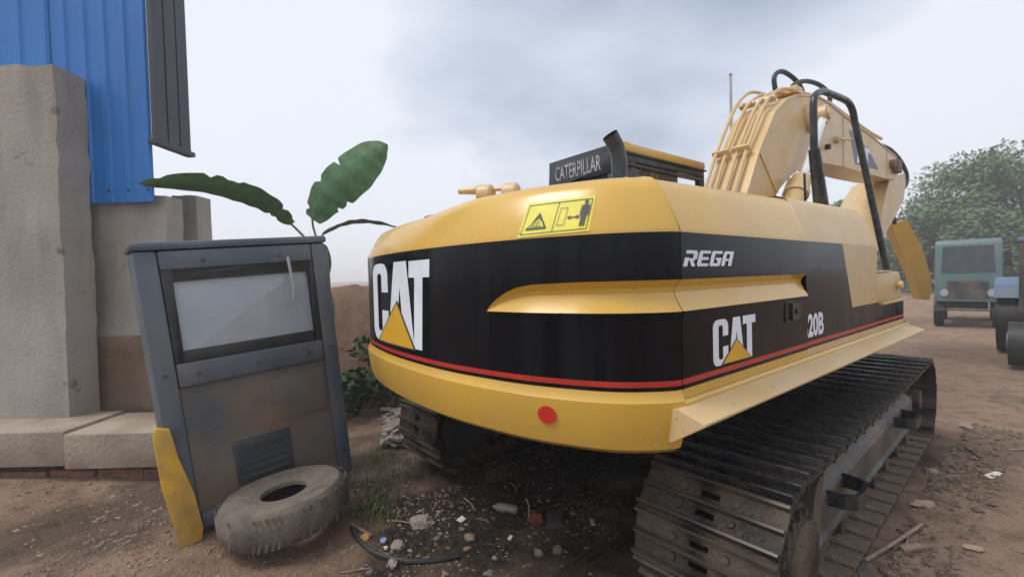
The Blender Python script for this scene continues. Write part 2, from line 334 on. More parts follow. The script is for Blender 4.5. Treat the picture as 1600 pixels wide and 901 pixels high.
# counterweight
ss = sorted(set([round(v, 4) for v in list(np.linspace(SMIN, SMAX, 90))+[a for a, _ in TIP if a < SMAX]+list(np.linspace(.656, .9, 14))]))
levels = []     # (kind, value)
rows = []; rmat = []
def drop(s): return 1-.17*max(0.0, min(1.0, (.50-s)/.55))
def add_row(fn, m):     # fn(s)->(z,off); m material of the strip above this row
    row = []
    for s in ss:
        z, off = fn(s); p, n = outline(s)
        if z > 1.83: z = 1.83+(z-1.83)*drop(s)
        lim = off
        q = p-n*lim
        if off > .2:    # keep the inner rows from folding over at the corners
            q = Vector((max(-1.355+off*.75, min(1.355-off*.75, q.x)), max(q.y, -2.655+off*.8))); q.y = min(q.y, -2.14)
        row.append((q.x, min(q.y, -2.14) if off <= .2 else q.y, z))
    rows.append(row); rmat.append(m)
for z, o in PROF[:-1]: add_row(lambda s, z=z, o=o: (z, o), 0)
add_row(lambda s: (1.205, 0), 1); add_row(lambda s: (1.222, 0), 2); add_row(lambda s: (1.245, 0), 1)
add_row(lambda s: (1.38, 0), 1); add_row(lambda s: (1.47, 0), 1)
for fr, dep in GROOVE[::-1]:
    def fn(s, fr=fr, dep=dep):
        gt = gtop(s); k = max(0, min(1, (gt-GB)/(GT-GB))); return (gt-(gt-GB)*fr, dep*k)
    add_row(fn, 3)
rmat[-1] = 1
add_row(lambda s: (1.74, 0), 1)
for z, o in TOPP: add_row(lambda s, z=z, o=o: (z, o), 0)
def cwm(i, j):
    m = rmat[i]
    if m == 3: return 0 if ss[j] >= TIP[0][0]-1e-4 else 1
    return m
b = MB(); b.grid(rows, mfun=cwm)
cw = b.build('counterweight', [Y, K, RED], EX, smooth=26)
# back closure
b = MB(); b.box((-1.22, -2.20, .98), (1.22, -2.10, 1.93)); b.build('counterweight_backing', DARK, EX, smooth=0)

# lettering helpers -------------------------------------------------
def poly_on(name, polys, mapf, m, parent, cuts=0.03, eps=0.002, thick=0.0012):
    """flat polygons (a, z) cut fine enough to lie on a curved face"""
    bm = bmesh.new()
    for k_, P in enumerate(polys):       # each piece a hair above the last so that none share a plane
        vs = [bm.verts.new((p[0], p[1], k_*.00012)) for p in P]; bm.faces.new(vs).normal_update()
    bmesh.ops.triangulate(bm, faces=bm.faces[:])
    xs = [v.co.x for v in bm.verts]; x = min(xs)+cuts
    while x < max(xs):
        bmesh.ops.bisect_plane(bm, geom=bm.verts[:]+bm.edges[:]+bm.faces[:], plane_co=(x, 0, 0), plane_no=(1, 0, 0)); x += cuts
    for v in bm.verts: v.co = mapf(v.co.x, v.co.y, eps+v.co.z)
    bmesh.ops.recalc_face_normals(bm, faces=bm.faces)
    me = bpy.data.meshes.new(name); bm.to_mesh(me); bm.free(); me.materials.append(m)
    o = bpy.data.objects.new(name, me); C.objects.link(o); o.parent = parent; return o
GC = [(1, .63), (1, .86), (.95, .93), (.86, .98), (.7, 1), (.3, 1), (.14, .98), (.05, .93), (0, .86), (0, .14), (.05, .07), (.14, .02), (.3, 0), (.7, 0), (.86, .02), (.95, .07), (1, .14), (1, .40), (.64, .40), (.64, .17), (.59, .13), (.41, .13), (.36, .17), (.36, .83), (.41, .87), (.59, .87), (.64, .83), (.64, .63)]
GA = [(0, 0), (.27, 1), (.73, 1), (1, 0), (.66, 0), (.5, .70), (.34, 0)]
GTT = [(0, .81), (0, 1), (1, 1), (1, .81), (.70, .81), (.70, 0), (.30, 0), (.30, .81)]
def place(g, x0, x1, z0, z1, lean=0.0): return [(x0+(x1-x0)*p[0]-lean*(1-p[1]), z0+(z1-z0)*p[1]) for p in g]
def grow(tri, d):
    c = Vector((sum(p[0] for p in tri)/3, sum(p[1] for p in tri)/3)); return [tuple(c+(Vector(p)-c)*(1+d)) for p in tri]
ms = lambda s, z, e: surf(s, z, e)
poly_on('letter', [place(GC, -.705, -.34, 1.277, 1.777, .0)], ms, WHT, cw)
poly_on('letter', [place(GA, -.328, .07, 1.28, 1.776, .03)], ms, WHT, cw, eps=.0023)
poly_on('letter', [place(GTT, -.003, .232, 1.283, 1.773, .035)], ms, WHT, cw)
tri = [(-.185, 1.532), (-.556, 1.276), (.034, 1.281)]
poly_on('logo_outline', [grow(tri, .10)], ms, INK, cw, eps=.0035)
poly_on('logo_triangle', [tri], ms, TRI, cw, eps=.005)
poly_on('red_reflector', [[(.972+.042*math.cos(a), 1.092+.037*math.sin(a)) for a in np.linspace(0, 2*math.pi, 24, endpoint=False)]], ms, DOTM, cw, eps=.017)
for (s_, z_, w_) in ((1.395, 1.062, .030), (1.372, 1.012, .05), (1.40, .992, .022), (1.405, 1.03, .012), (1.36, 1.02, .016)):
    o = poly_on('paint_scratch', [[(s_, z_), (s_+w_, z_+.002), (s_+w_*.8, z_+.004), (s_+w_*.3, z_+.0035)]], lambda a, z, e: surf(a, z, .012 if z > 1.04 else (.004 if z > 1.02 else -.004)), PAPER, cw)
# warning decal with its pictograms
DX = [(.841, 1.836), (1.163, 1.843), (1.186, 1.992), (.866, 1.988)]
def md(u, v, e):
    bl, br, tr, tl = DX; s = (bl[0]*(1-u)+br[0]*u)*(1-v)+(tl[0]*(1-u)+tr[0]*u)*v; z = (bl[1]*(1-u)+br[1]*u)*(1-v)+(tl[1]*(1-u)+tr[1]*u)*v
    return surf(s, z, e+.001)
def rect(a, b_, c, d): return [(a, b_), (c, b_), (c, d), (a, d)]
def frame(a, b_, c, d, t, tv): return [rect(a, b_, c, b_+tv), rect(a, d-tv, c, d), rect(a, b_+tv, a+t, d-tv), rect(c-t, b_+tv, c, d-tv)]
wd = poly_on('warning_decal', [rect(0, 0, 1, 1)], md, DEC, cw, cuts=.06)
ink = frame(.04, .07, .96, .93, .008, .02)+[rect(.495, .09, .503, .91)]
def ring(o, i): return [[o[0], o[1], i[1], i[0]], [o[1], o[2], i[2], i[1]], [o[2], o[0], i[0], i[2]]]
ink += ring([(.09, .20), (.41, .20), (.25, .55)], [(.135, .25), (.365, .25), (.25, .68)])
ink += [rect(.17, .28, .32, .30), rect(.25, .28, .257, .55), rect(.20, .38, .30, .395), rect(.20, .30, .207, .39), rect(.25, .50, .29, .51), rect(.285, .44, .292, .51)]
ink += frame(.545, .24, .645, .74, .006, .014)
ink += [rect(.70, .425, .80, .455), [(.66, .44), (.71, .38), (.71, .50)], [(.84, .44), (.79, .38), (.79, .50)]]
cx, cy = .885, .85
ink += [[(cx+.024*math.cos(a), cy+.055*math.sin(a)) for a in np.linspace(0, 2*math.pi, 12, endpoint=False)], rect(.853, .50, .917, .775), rect(.828, .46, .848, .765), rect(.922, .46, .942, .765), rect(.853, .17, .880, .50), rect(.890, .17, .917, .50)]
poly_on('pictogram', ink, md, INK, wd, cuts=.06, eps=.0035)

# side doors ---------------------------------------------------------
X0 = 1.355
def side_prof(top=2.09, groove=True, low=1.165):
    P = [(low, .0, 0), (1.205, 0, 1), (1.222, 0, 2), (1.245, 0, 1), (1.47, 0, 1)]
    if groove:
        for fr, dep in GROOVE[::-1]: P.append((GT-(GT-GB)*fr, dep, 0))
        P[-1] = (P[-1][0], P[-1][1], 1)
    k = (top-1.83)/(2.09-1.83)
    for z, o in TOPP: P.append((1.83+(z-1.83)*k, o, 0))
    return P
P = side_prof(2.083)
ys = [-2.1365, -1.8, -1.45, -1.1, -.822]
def yl(y, z): return y
b = MB()
rws = [[(X0-o+.001, y+(.05*max(0, z-1.83)/.25 if y > -1 else 0), z+(0.0 if z < 1.9 else (z-1.83)/.25*.034*(y+2.14)/1.3)) for y in ys] for z, o, m in P]
b.grid(rws, mfun=lambda i, j: P[i][2])
# returns at the ends so the sheet has thickness
b.grid([[r[-1] for r in rws], [(r[-1][0]-.03, r[-1][1], r[-1][2]) for r in rws]], mfun=lambda i, j: P[min(j, len(P)-1)][2])
door = b.build('side_door', [Y, K, RED], EX, smooth=26)
mz = lambda y, z, e: Vector((X0+.001+e, y, z))
poly_on('letter', [place(GC, -1.902, -1.768, 1.258, 1.46)], mz, WHT, door, cuts=9)
poly_on('letter', [place(GA, -1.762, -1.615, 1.258, 1.46)], mz, WHT, door, cuts=9, eps=.0023)
poly_on('letter', [place(GTT, -1.627, -1.496, 1.258, 1.46)], mz, WHT, door, cuts=9)
tri2 = [(-1.692, 1.358), (-1.822, 1.262), (-1.555, 1.2605)]
poly_on('logo_outline', [grow(tri2, .10)], mz, INK, door, cuts=9, eps=.0032)
poly_on('logo_triangle', [tri2], mz, TRI, door, cuts=9, eps=.0045)
def stroke_letters(x0, z0, w, h, gap, word, slant, t=.34):
    """square techno capitals built from slanted bars"""
    G = {'R': [rect(0, 0, t, .55), rect(0, .80, .9, 1), rect(1-t, .45, 1, .88), rect(t, .36, .85, .50), [(.45, .36), (.72, .36), (1, 0), (.68, 0)]],
         'E': [rect(0, .1, t, .9), rect(.05, .82, 1, 1), rect(.05, 0, 1, .18), rect(t, .41, .92, .58)],
         'G': [rect(0, .1, t, .9), rect(.05, .82, 1, 1), rect(.05, 0, .95, .18), rect(1-t, .12, 1, .50), rect(.48, .40, 1, .55)],
         'A': [rect(0, 0, t, .85), rect(.08, .80, 1, 1), rect(1-t, 0, 1, .82), rect(t, .34, 1-t, .48)]}
    o = []
    for i, c in enumerate(word):
        for P_ in G[c]: o.append([(x0+i*(w+gap)+p[0]*w+slant*p[1], z0+p[1]*h) for p in P_])
    return o
poly_on('name_lettering', stroke_letters(-2.128, 1.693, .091, .065, .009, 'REGA', .030), mz, WHT, door, cuts=9)
# latch
b = MB(); b.box((X0-.0, -1.147, 1.385), (X0+.006, -.927, 1.497)); lp = b.build('latch_plate', K, door, smooth=0, bevel=.002)
b = MB(); b.box((X0+.0065, -1.075, 1.395), (X0+.016, -.965, 1.487)); b.cyl((X0+.016, -1.02, 1.441), (X0+.024, -1.02, 1.441), .013, 12); b.build('latch_paddle', TUBE, lp, smooth=30)
# tank panel: black with a slanted yellow end
b = MB()
zs = [(1.165, 0), (1.205, 1), (1.222, 2), (1.245, 1), (1.395, 1), (1.62, 1), (1.832, 0)]
def yb(z): return -.174+(1.832-z)/(1.832-1.404)*.203
XT = X0-.006
rws = []
for z, m in zs: rws.append([(XT, -.812, z), (XT, max(-.174, min(yb(z), .029)) if z > 1.39 else .029, z), (XT, .635, z)])
def tpm(i, j):
    m = zs[i][1]
    if i in (4, 5): return 1 if j == 0 else 0
    return m
b.grid(rws, mfun=tpm)
topk = [(1.832, 0), (1.85, .004), (1.95, .045), (2.02, .075), (2.07, .098), (2.105, .13), (2.125, .18), (2.135, .27), (2.14, .55)]
b.grid([[(XT-o, -.812+.05*(z-1.83)/.25, z), (XT-o, 0, z+.012*(z-1.83)/.3), (XT-o, .640-.35*max(0, z-2.10)-.02*(z-1.83), z+.022*(z-1.83)/.3)] for z, o in topk], 0)
# front return
b.grid([[(XT, .635, z) for z in (1.62, 1.832)]+[(XT-o, .640-.35*max(0, z-2.10)-.02*(z-1.83), z+.022*(z-1.83)/.3) for z, o in topk[1:]], [(.6, .635, 1.62)]*2+[(.6, .62, z) for z, o in topk[1:]]], 0)
tank = b.build('tank_panel', [Y2, K, RED], EX, smooth=26)
# numerals: the first figure runs under the door's edge
def text_polys(txt, x0, x1, z0, z1, bold=0.02):
    cu = bpy.data.curves.new('t', 'FONT'); cu.body = txt; cu.offset = bold; cu.fill_mode = 'FRONT'; cu.resolution_u = 3
    o = bpy.data.objects.new('t', cu); C.objects.link(o); dg = bpy.context.evaluated_depsgraph_get()
    me = bpy.data.meshes.new_from_object(o.evaluated_get(dg)); bpy.data.objects.remove(o)
    vs = [v.co.copy() for v in me.vertices]; xs = [v.x for v in vs]; ys_ = [v.y for v in vs]; fs = [tuple(p.vertices) for p in me.polygons]
    sx = (x1-x0)/(max(xs)-min(xs)); sz = (z1-z0)/(max(ys_)-min(ys_))
    return [((v.x-min(xs))*sx+x0, (v.y-min(ys_))*sz+z0) for v in vs], fs
def text_on(name, txt, x0, x1, z0, z1, mapf, m, parent, bold=.02, eps=.002):
    vs, fs = text_polys(txt, x0, x1, z0, z1, bold)
    b = MB(); b.raw([mapf(x, z, eps) for x, z in vs], fs); return b.build(name, m, parent, smooth=0)
mt = lambda y, z, e: Vector((XT+e, y, z))
text_on('model_number', '20B', -.800, -.545, 1.268, 1.408, mt, WHT, tank, .035)
b = MB(); b.face([mt(-.811, 1.275, .002), mt(-.802, 1.275, .002), mt(-.802, 1.315, .002), mt(-.811, 1.33, .002)]); b.build('model_number_edge', WHT, tank, smooth=0)
# stepped toolbox in front of the tank
b = MB(); b.prism([(.640, 1.39), (1.46, 1.39), (1.46, 1.56), (1.40, 1.625), (.640, 1.625)], .75, XT-.012); tb = b.build('toolbox', Y2, EX, bevel=.012)
b = MB(); b.box((XT-.012, .70, 1.372), (XT+.03, 1.52, 1.392)); b.build('drip_ledge', Y2, tb, bevel=.004)
b = MB(); b.box((XT-.10, .655, 1.626), (XT-.004, 1.1, 1.642)); b.cyl((XT-.012, 1.31, 1.51), (XT+.03, 1.31, 1.51), .035, 12); b.build('lid_hinge', Y2, tb, bevel=.003)
b = MB(); b.box((.75, .635, 1.165), (XT-.004, 1.5, 1.205), mi=0); b.box((.75, .635, 1.2052), (XT-.004, 1.5, 1.2218), mi=1); b.box((.75, .635, 1.222), (XT-.004, 1.5, 1.245), mi=2); b.box((.75, .635, 1.2452), (XT-.004, 1.5, 1.389), mi=1)
b.build('lower_band', [Y2, K, RED], EX, smooth=0)
b = MB(); b.box((.9, .66, 1.64), (1.28, .95, 1.86)); b.box((.95, .7, 1.8601), (1.25, .9, 1.93)); b.build('battery_grille', CABK, EX, smooth=0, bevel=.01)
# skirt
b = MB()
b.prism([(1.33, 1.12), (1.368, 1.122), (1.376, 1.132), (1.376, 1.155), (1.366, 1.164), (1.33, 1.164)], -2.15, 1.55, 'y')
b.build('sill_rail', Y, EX, smooth=40)
b = MB()
b.prism([(1.30, 1.004), (1.345, 1.004), (1.482, 1.098), (1.482, 1.108), (1.372, 1.1455), (1.30, 1.1195)], -2.205, 1.56, 'y')
b.build('side_skirt', Y2, EX, smooth=0, bevel=.004)
# hood top and core
b = MB(); b.box((-1.2, -2.16, 2.02), (1.12, .55, 2.0895)); b.box((-1.33, -2.12, 1.0), (-1.28, .0, 2.06))
hood = b.build('engine_hood', Y2, EX, smooth=0, bevel=.01)
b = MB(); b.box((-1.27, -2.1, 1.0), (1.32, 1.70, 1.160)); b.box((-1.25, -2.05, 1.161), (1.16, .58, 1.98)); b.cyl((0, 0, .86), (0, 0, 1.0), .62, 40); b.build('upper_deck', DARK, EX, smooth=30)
# bits on the hood's left
b = MB()
a1, a2 = at(717, 299, 2.62), at(803, 294, 2.50)
dv_ = (a2-a1).normalized(); dn = Vector((0, 0, -.028))
b.tube([a1, a1.lerp(a2, .20), a1.lerp(a2, .33)], [.018, .022, .026], 8); b.tube([a1.lerp(a2, .33), a1.lerp(a2, .42)], .030, 10)
for t_ in (.50, .95): p = a1.lerp(a2, t_)+dn; b.tube([p-dv_*.045, p-dv_*.035, p+dv_*.035, p+dv_*.045], [.045, .058, .058, .045], 16); b.box((-.03, -.03, -.12), (.03, .03, 0), Matrix.Translation(p))
b.tube([a1.lerp(a2, .5), a2], .013, 8)
b.build('hood_hinge_bracket', Y2, EX, bevel=.004)
b = MB(); b.tube([(.05, -2.24, 2.00), (.05, -2.24, 2.095)], .085, 20); b.tube([(.05, -2.24, 2.095), (.05, -2.24, 2.115)], [.085, .05], 20); b.build('air_filter_cap', CABK, EX)
b = MB(); b.box((-.50, -2.30, 1.98), (-.36, -2.20, 2.108)); b.tube([(-.36, -2.25, 2.095), (-.24, -2.25, 2.10), (-.14, -2.2, 2.05)], .025, 8); b.build('hose_coupling', BLK, EX, bevel=.015)
# slats of the cooling grille at the far left
b = MB()
for k in range(7): b.box((-1.40, -1.98+.001*k, 1.30+.07*k), (-1.365, -1.3, 1.335+.07*k))
b.build('cooling_grille', FRM, EX, smooth=0)
# exhaust
b = MB(); ex_p = [at(968, 300, 3.30), at(968, 262, 3.30), at(967, 245, 3.30), at(963, 229, 3.29), at(956, 216, 3.28), at(953, 211, 3.27)]
b.tube(ex_p, [.060, .060, .059, .059, .060, .060], 18, cap=False); b.tube([p for p in ex_p[::-1]], [.052]*6, 18, cap=False)
b.build('exhaust_pipe', TUBE, EX, smooth=50)

# cab ------------------------------------------------------------------
cab = MB(); cx0, cx1, cy0, cy1 = -1.345, -.40, -.30, 1.29
cab.box((cx0, cy0, 1.17), (cx1, cy1, 2.0)); cabo = cab.build('cab', Y2, EX, bevel=.03)
def quadframe(b, P0, ux, uz, w, h, t, dp):
    """a window surround lying in the plane ux, uz"""
    n = ux.cross(uz).normalized()
    def bx(a0, c0, a1, c1):
        vs = [P0+ux*a+uz*c+n*d for d in (0, dp) for a, c in ((a0, c0), (a1, c0), (a1, c1), (a0, c1))]
        b.raw(vs, [(0, 3, 2, 1), (4, 5, 6, 7), (0, 1, 5, 4), (1, 2, 6, 5), (2, 3, 7, 6), (3, 0, 4, 7)])
    bx(0, 0, w, t[0]); bx(0, h-t[1], w, h); bx(0, t[0], t[2], h-t[1]); bx(w-t[3], t[0], w, h-t[1])
b = MB(); quadframe(b, Vector((cx0, cy0, 2.0)), Vector((1, 0, 0)), Vector((0, 0, 1)), cx1-cx0-.035, .925, (.1, .27, .10, .085), -.06)
rf = b.build('rear_window_frame', CABK, cabo, bevel=.012)
b = MB(); b.box((cx0+.09, cy0+.025, 2.09), (cx1-.10, cy0+.032, 2.66)); b.build('rear_glass', GLS, rf, smooth=0)
text_on('maker_lettering', 'CATERPILLAR', cx0+.10, cx1-.20, 2.70, 2.855, lambda x, z, e: Vector((x, cy0-e, z)), FADE, rf, .006)
b = MB(); quadframe(b, Vector((cx1, cy0+.07, 2.0)), Vector((0, 1, 0)), Vector((0, 0, 1)), cy1-cy0-.07, .86, (.08, .085, .22, .10), -.06)
b.box((cx1-.05, cy0+.07, 2.725), (cx1+.012, cy1-.02, 2.75)); sf = b.build('side_window_frame', CABK, cabo, bevel=.006)
b = MB(); b.box((cx1-.035, cy0+.2, 2.07), (cx1-.028, .78, 2.775)); b.build('side_glass', GLS, sf, smooth=0)
b = MB(); b.box((cx0, cy0+.07, 2.0), (cx0+.05, .20, 2.87)); b.build('left_cab_side', CABK, cabo)
b = MB(); b.box((cx1-.034, cy0+.002, 2.0), (cx1-.006, cy0+.064, 2.90)); b.build('corner_post', Y2, cabo, bevel=.01)
b = MB(); b.box((cx0+.01, cy0+.065, 2.852), (cx1+.02, cy1+.01, 2.945)); b.box((cx1-.12, cy0+.2, 2.9455), (cx1-.06, cy0+.3, 2.962)); b.build('cab_roof', Y, cabo, bevel=.035)
b = MB(); b.box((cx1-.01, cy0+.06, 2.838), (cx1+.028, cy1+.02, 2.8515)); b.build('rain_gutter', CABK, cabo)
b = MB(); b.box((cx0+.25, .35, 2.0), (cx1-.25, .5, 2.62)); b.build('seat_back', CABK, cabo, bevel=.05)

# boom -----------------------------------------------------------------
BR = [(.30, 1.75), (.803, 2.45), (1.068, 2.87), (1.46, 3.34), (1.756, 3.53), (2.06, 3.655), (2.483, 3.745), (2.76, 3.792), (3.05, 3.80), (3.66, 3.758), (4.223, 3.725), (5.06, 3.70), (5.839, 3.64), (6.55, 3.60),
      (6.95, 3.46), (6.505, 3.209), (5.953, 3.157), (4.646, 3.094), (3.699, 3.066), (2.789, 3.003), (2.40, 2.93), (2.123, 2.823), (1.86, 2.718), (1.682, 2.62), (1.494, 2.504), (1.1, 1.75)]
XL, XR = -.12, .32
b = MB(); b.prism(BR, XL+.012, XR-.012); boom = b.build('boom', Y2, EX, smooth=25)
# cover plates proud of the box at top and bottom, welded seams
top = BR[:14]; bot = BR[15:25]
b = MB()
for i in range(len(top)-1):
    a, c = top[i], top[i+1]; b.raw([(XL, *a), (XR, *a), (XR, *c), (XL, *c), (XL, a[0]-.012, a[1]+.018), (XR, a[0]-.012, a[1]+.018), (XR, c[0]-.012, c[1]+.018), (XL, c[0]-.012, c[1]+.018)], [(4, 5, 6, 7), (0, 1, 5, 4), (1, 2, 6, 5), (3, 0, 4, 7), (0, 3, 2, 1), (2, 3, 7, 6)])
b.build('boom_top_plate', Y2, boom, smooth=20)
for y, z0, z1 in ((3.68, 3.07, 3.75), (5.9, 3.16, 3.62)):
    b = MB(); b.box((XR-.012, y, z0), (XR-.004, y+.03, z1)); b.build('weld_seam', Y2, boom, smooth=0)
b = MB(); b.raw([(XR-.011, 1.07, 2.86), (XR-.011, 1.12, 2.87), (XR-.011, 1.52, 2.50), (XR-.011, 1.46, 2.49), (XR-.003, 1.07, 2.86), (XR-.003, 1.12, 2.87), (XR-.003, 1.52, 2.50), (XR-.003, 1.46, 2.49)], [(4, 5, 6, 7), (0, 1, 5, 4), (1, 2, 6, 5), (2, 3, 7, 6), (3, 0, 4, 7)])
b.build('weld_seam', Y2, boom, smooth=0)
b = MB(); b.cyl((-.30, 2.43, 3.47), (.50, 2.43, 3.47), .085, 24); b.cyl((.50, 2.43, 3.47), (.53, 2.43, 3.47), .062, 24); b.cyl((.30, 2.43, 3.47), (.345, 2.43, 3.47), .16, 24); b.build('cylinder_pin', Y2, boom)
b = MB(); b.cyl((.30, 3.35, 3.37), (.36, 3.35, 3.37), .05, 14); b.tube([(.36, 3.35, 3.37), (.38, 3.75, 3.43)], .02, 8); b.build('grease_lever', Y2, boom)
b = MB(); b.cyl((.3, 3.0, 3.22), (.36, 3.0, 3.22), .035, 12); b.build('grease_fitting', BLK, boom)
# boom emblem
BD = [(3.93, 3.62), (4.25, 3.60), (4.65, 3.52), (5.05, 3.40), (5.35, 3.28), (5.40, 3.23), (4.20, 3.17)]
mb_ = lambda y, z, e: Vector((XR-.012+e, y, z))
bd = poly_on('boom_emblem', [BD], mb_, NAVY, boom, cuts=9)
poly_on('letter', [place(GA, 4.27, 4.58, 3.20, 3.47), place(GTT, 4.58, 4.92, 3.215, 3.475)], mb_, WHT, bd, cuts=9, eps=.0035)
# pipes along the back of the boom
def off_top(t, o):
    """point on the boom's back edge at fraction t of its polyline, o outward"""
    P_ = spline([(0, a, z) for a, z in top[:11]], 6); i = t*(len(P_)-1); j = min(int(i), len(P_)-2); p = P_[j].lerp(P_[j+1], i-j); tg = (P_[j+1]-P_[j]).normalized()
    return p+Vector((0, -tg.z, tg.y))*o
for x, o, t0, t1, lift in ((-.09, .10, .03, .60, .10), (.0, .07, .02, .62, .06), (.12, .07, .02, .66, .05), (.215, .07, .02, .80, .06)):
    b = MB(); pts = []
    for k in range(26):
        t = t0+(t1-t0)*k/25; p = off_top(t, o+lift*math.exp(-((t-.42)/.13)**2)); p.x = x; pts.append(p)
    b.tube(pts, .019, 8); b.build('steel_pipe', Y2, boom)
for k, t in enumerate((.20, .37)):
    for x in (-.05, .165):
        p = off_top(t, .09); b = MB(); b.box((-.085, -.035, -.02), (.085, .035, .02), Matrix.Translation((x, p.y, p.z)) @ Matrix.Rotation(R_(-52+26*k), 4, 'X')); b.build('pipe_clamp', Y2, boom, bevel=.006)
p = off_top(.56, .10); b = MB(); b.box((.02, -.10, -.05), (.26, .10, .03), Matrix.Translation(p)); b.build('pipe_clamp', Y2, boom, bevel=.006)
for pts in ([(.05, 2.15, 3.80), (.05, 2.12, 3.98), (.07, 2.28, 4.08), (.1, 2.55, 4.06), (.13, 2.72, 3.96), (.13, 2.78, 3.86)], [(.14, 2.30, 3.80), (.14, 2.48, 3.95), (.16, 2.80, 4.06), (.20, 3.15, 4.08), (.24, 3.36, 4.0), (.24, 3.38, 3.88), (.24, 3.28, 3.82)]):
    b = MB(); b.tube(spline(pts, 6), .028, 10); b.build('hydraulic_hose', BLK, boom)
b = MB(); b.tube(spline([(.25, 3.3, 3.87), (.26, 4.3, 3.82), (.26, 5.2, 3.80), (.27, 5.75, 3.80)], 6), .026, 8); b.build('steel_pipe', Y2, boom)
b = MB(); b.tube(spline([at(1367, 226, 8.3), at(1376, 227, 8.5), at(1391, 234, 8.6), at(1406, 250, 8.7), at(1416, 270, 8.8), at(1416, 287, 8.8), at(1405, 302, 8.7), at(1396, 318, 8.6), at(1395, 333, 8.5), at(1398, 350, 8.5)], 6), .036, 10); b.build('hydraulic_hose', BLK, boom)
b = MB(); b.box((.30, 6.25, 3.30), (.40, 6.50, 3.52)); b.cyl((.30, 6.15, 3.42), (.38, 6.15, 3.42), .07, 12); b.build('tip_bracket', RUST, boom, bevel=.01)
# boom cylinder, right side
b = MB(); cb, ct = Vector((.46, 1.20, 2.0)), Vector((.46, 2.43, 3.47)); dr = (ct-cb).normalized()
b.tube([cb, cb+dr*.60], .10, 24); b.tube([cb+dr*.60, cb+dr*.66], .118, 24); b.tube([cb+dr*.665, cb+dr*.84], .098, 24); b.tube([cb+dr*.845, cb+dr*.87], .072, 24)
b.tube([cb+dr*.45+Vector((-.12, -.02, 0)), cb+dr*.84+Vector((-.11, -.02, .02))], .02, 8)
bc = b.build('boom_cylinder', Y2, EX)
b = MB(); b.tube([cb+dr*.87, ct-dr*.08], .048, 20); b.build('cylinder_rod', CHR, bc)
b = MB(); b.cyl((.405, 2.43, 3.47), (.505, 2.43, 3.47), .11, 24); b.build('rod_eye', Y2, bc)
# stick and bucket
b = MB()
STK = [at(1352, 284, 8.6), at(1390, 279, 8.0), at(1378, 330, 7.6), at(1372, 392, 7.3), at(1318, 345, 7.9)]
STK2 = [at(1390, 279, 8.05), at(1414, 270, 8.5), at(1415, 290, 8.5), at(1412, 312, 8.4), at(1400, 336, 8.2), at(1388, 357, 7.9), at(1372, 392, 7.35), at(1378, 330, 7.65)]
bk = Vector((-.30, .35, 0))
def slab(b, P_, d): n = len(P_); b.raw(P_+[p+d for p in P_], [tuple(range(n)), tuple(range(2*n-1, n-1, -1))]+[(i, (i+1) % n, (i+1) % n+n, i+n) for i in range(n)])
slab(b, STK, bk); slab(b, STK2, bk*1.2); stick = b.build('stick', Y2, EX, smooth=20)
b = MB(); slab(b, [at(1392, 350, 8.6), at(1417, 343, 8.8), at(1440, 384, 9.2), at(1456, 438, 9.6), at(1453, 468, 9.8), at(1438, 468, 9.7), at(1426, 430, 9.4), at(1407, 388, 9.0)], bk*.5); b.build('bucket_linkage', Y, EX, smooth=20)

# handrail ---------------------------------------------------------------
b = MB(); hr = [Vector((1.05, .43, 2.10)), Vector((1.05, .263, 2.602)), Vector((1.05, .255, 2.88)), Vector((1.05, .265, 2.97)), Vector((1.05, .32, 3.03)), Vector((1.055, .43, 3.075)), Vector((1.06, .56, 3.09)), Vector((1.07, .92, 3.115)), Vector((1.075, 1.04, 3.10)), Vector((1.08, 1.11, 3.05)), Vector((1.085, 1.14, 2.97)), Vector((1.27, 1.305, 1.64))]
b.tube(hr[:1]+spline(hr[1:11], 3)+hr[11:], .027, 12); rail = b.build('handrail', TUBE, EX, smooth=50)
b = MB(); b.tube([hr[0].lerp(hr[1], -.1), hr[0].lerp(hr[1], .99)], [.056, .040], 14); b.build('rail_sleeve', TUBE, rail)
b = MB(); b.tube([Vector((.93, .44, 2.1)), Vector((.93, .42, 2.45))], .010, 6); b.build('stay_rod', TUBE, rail)

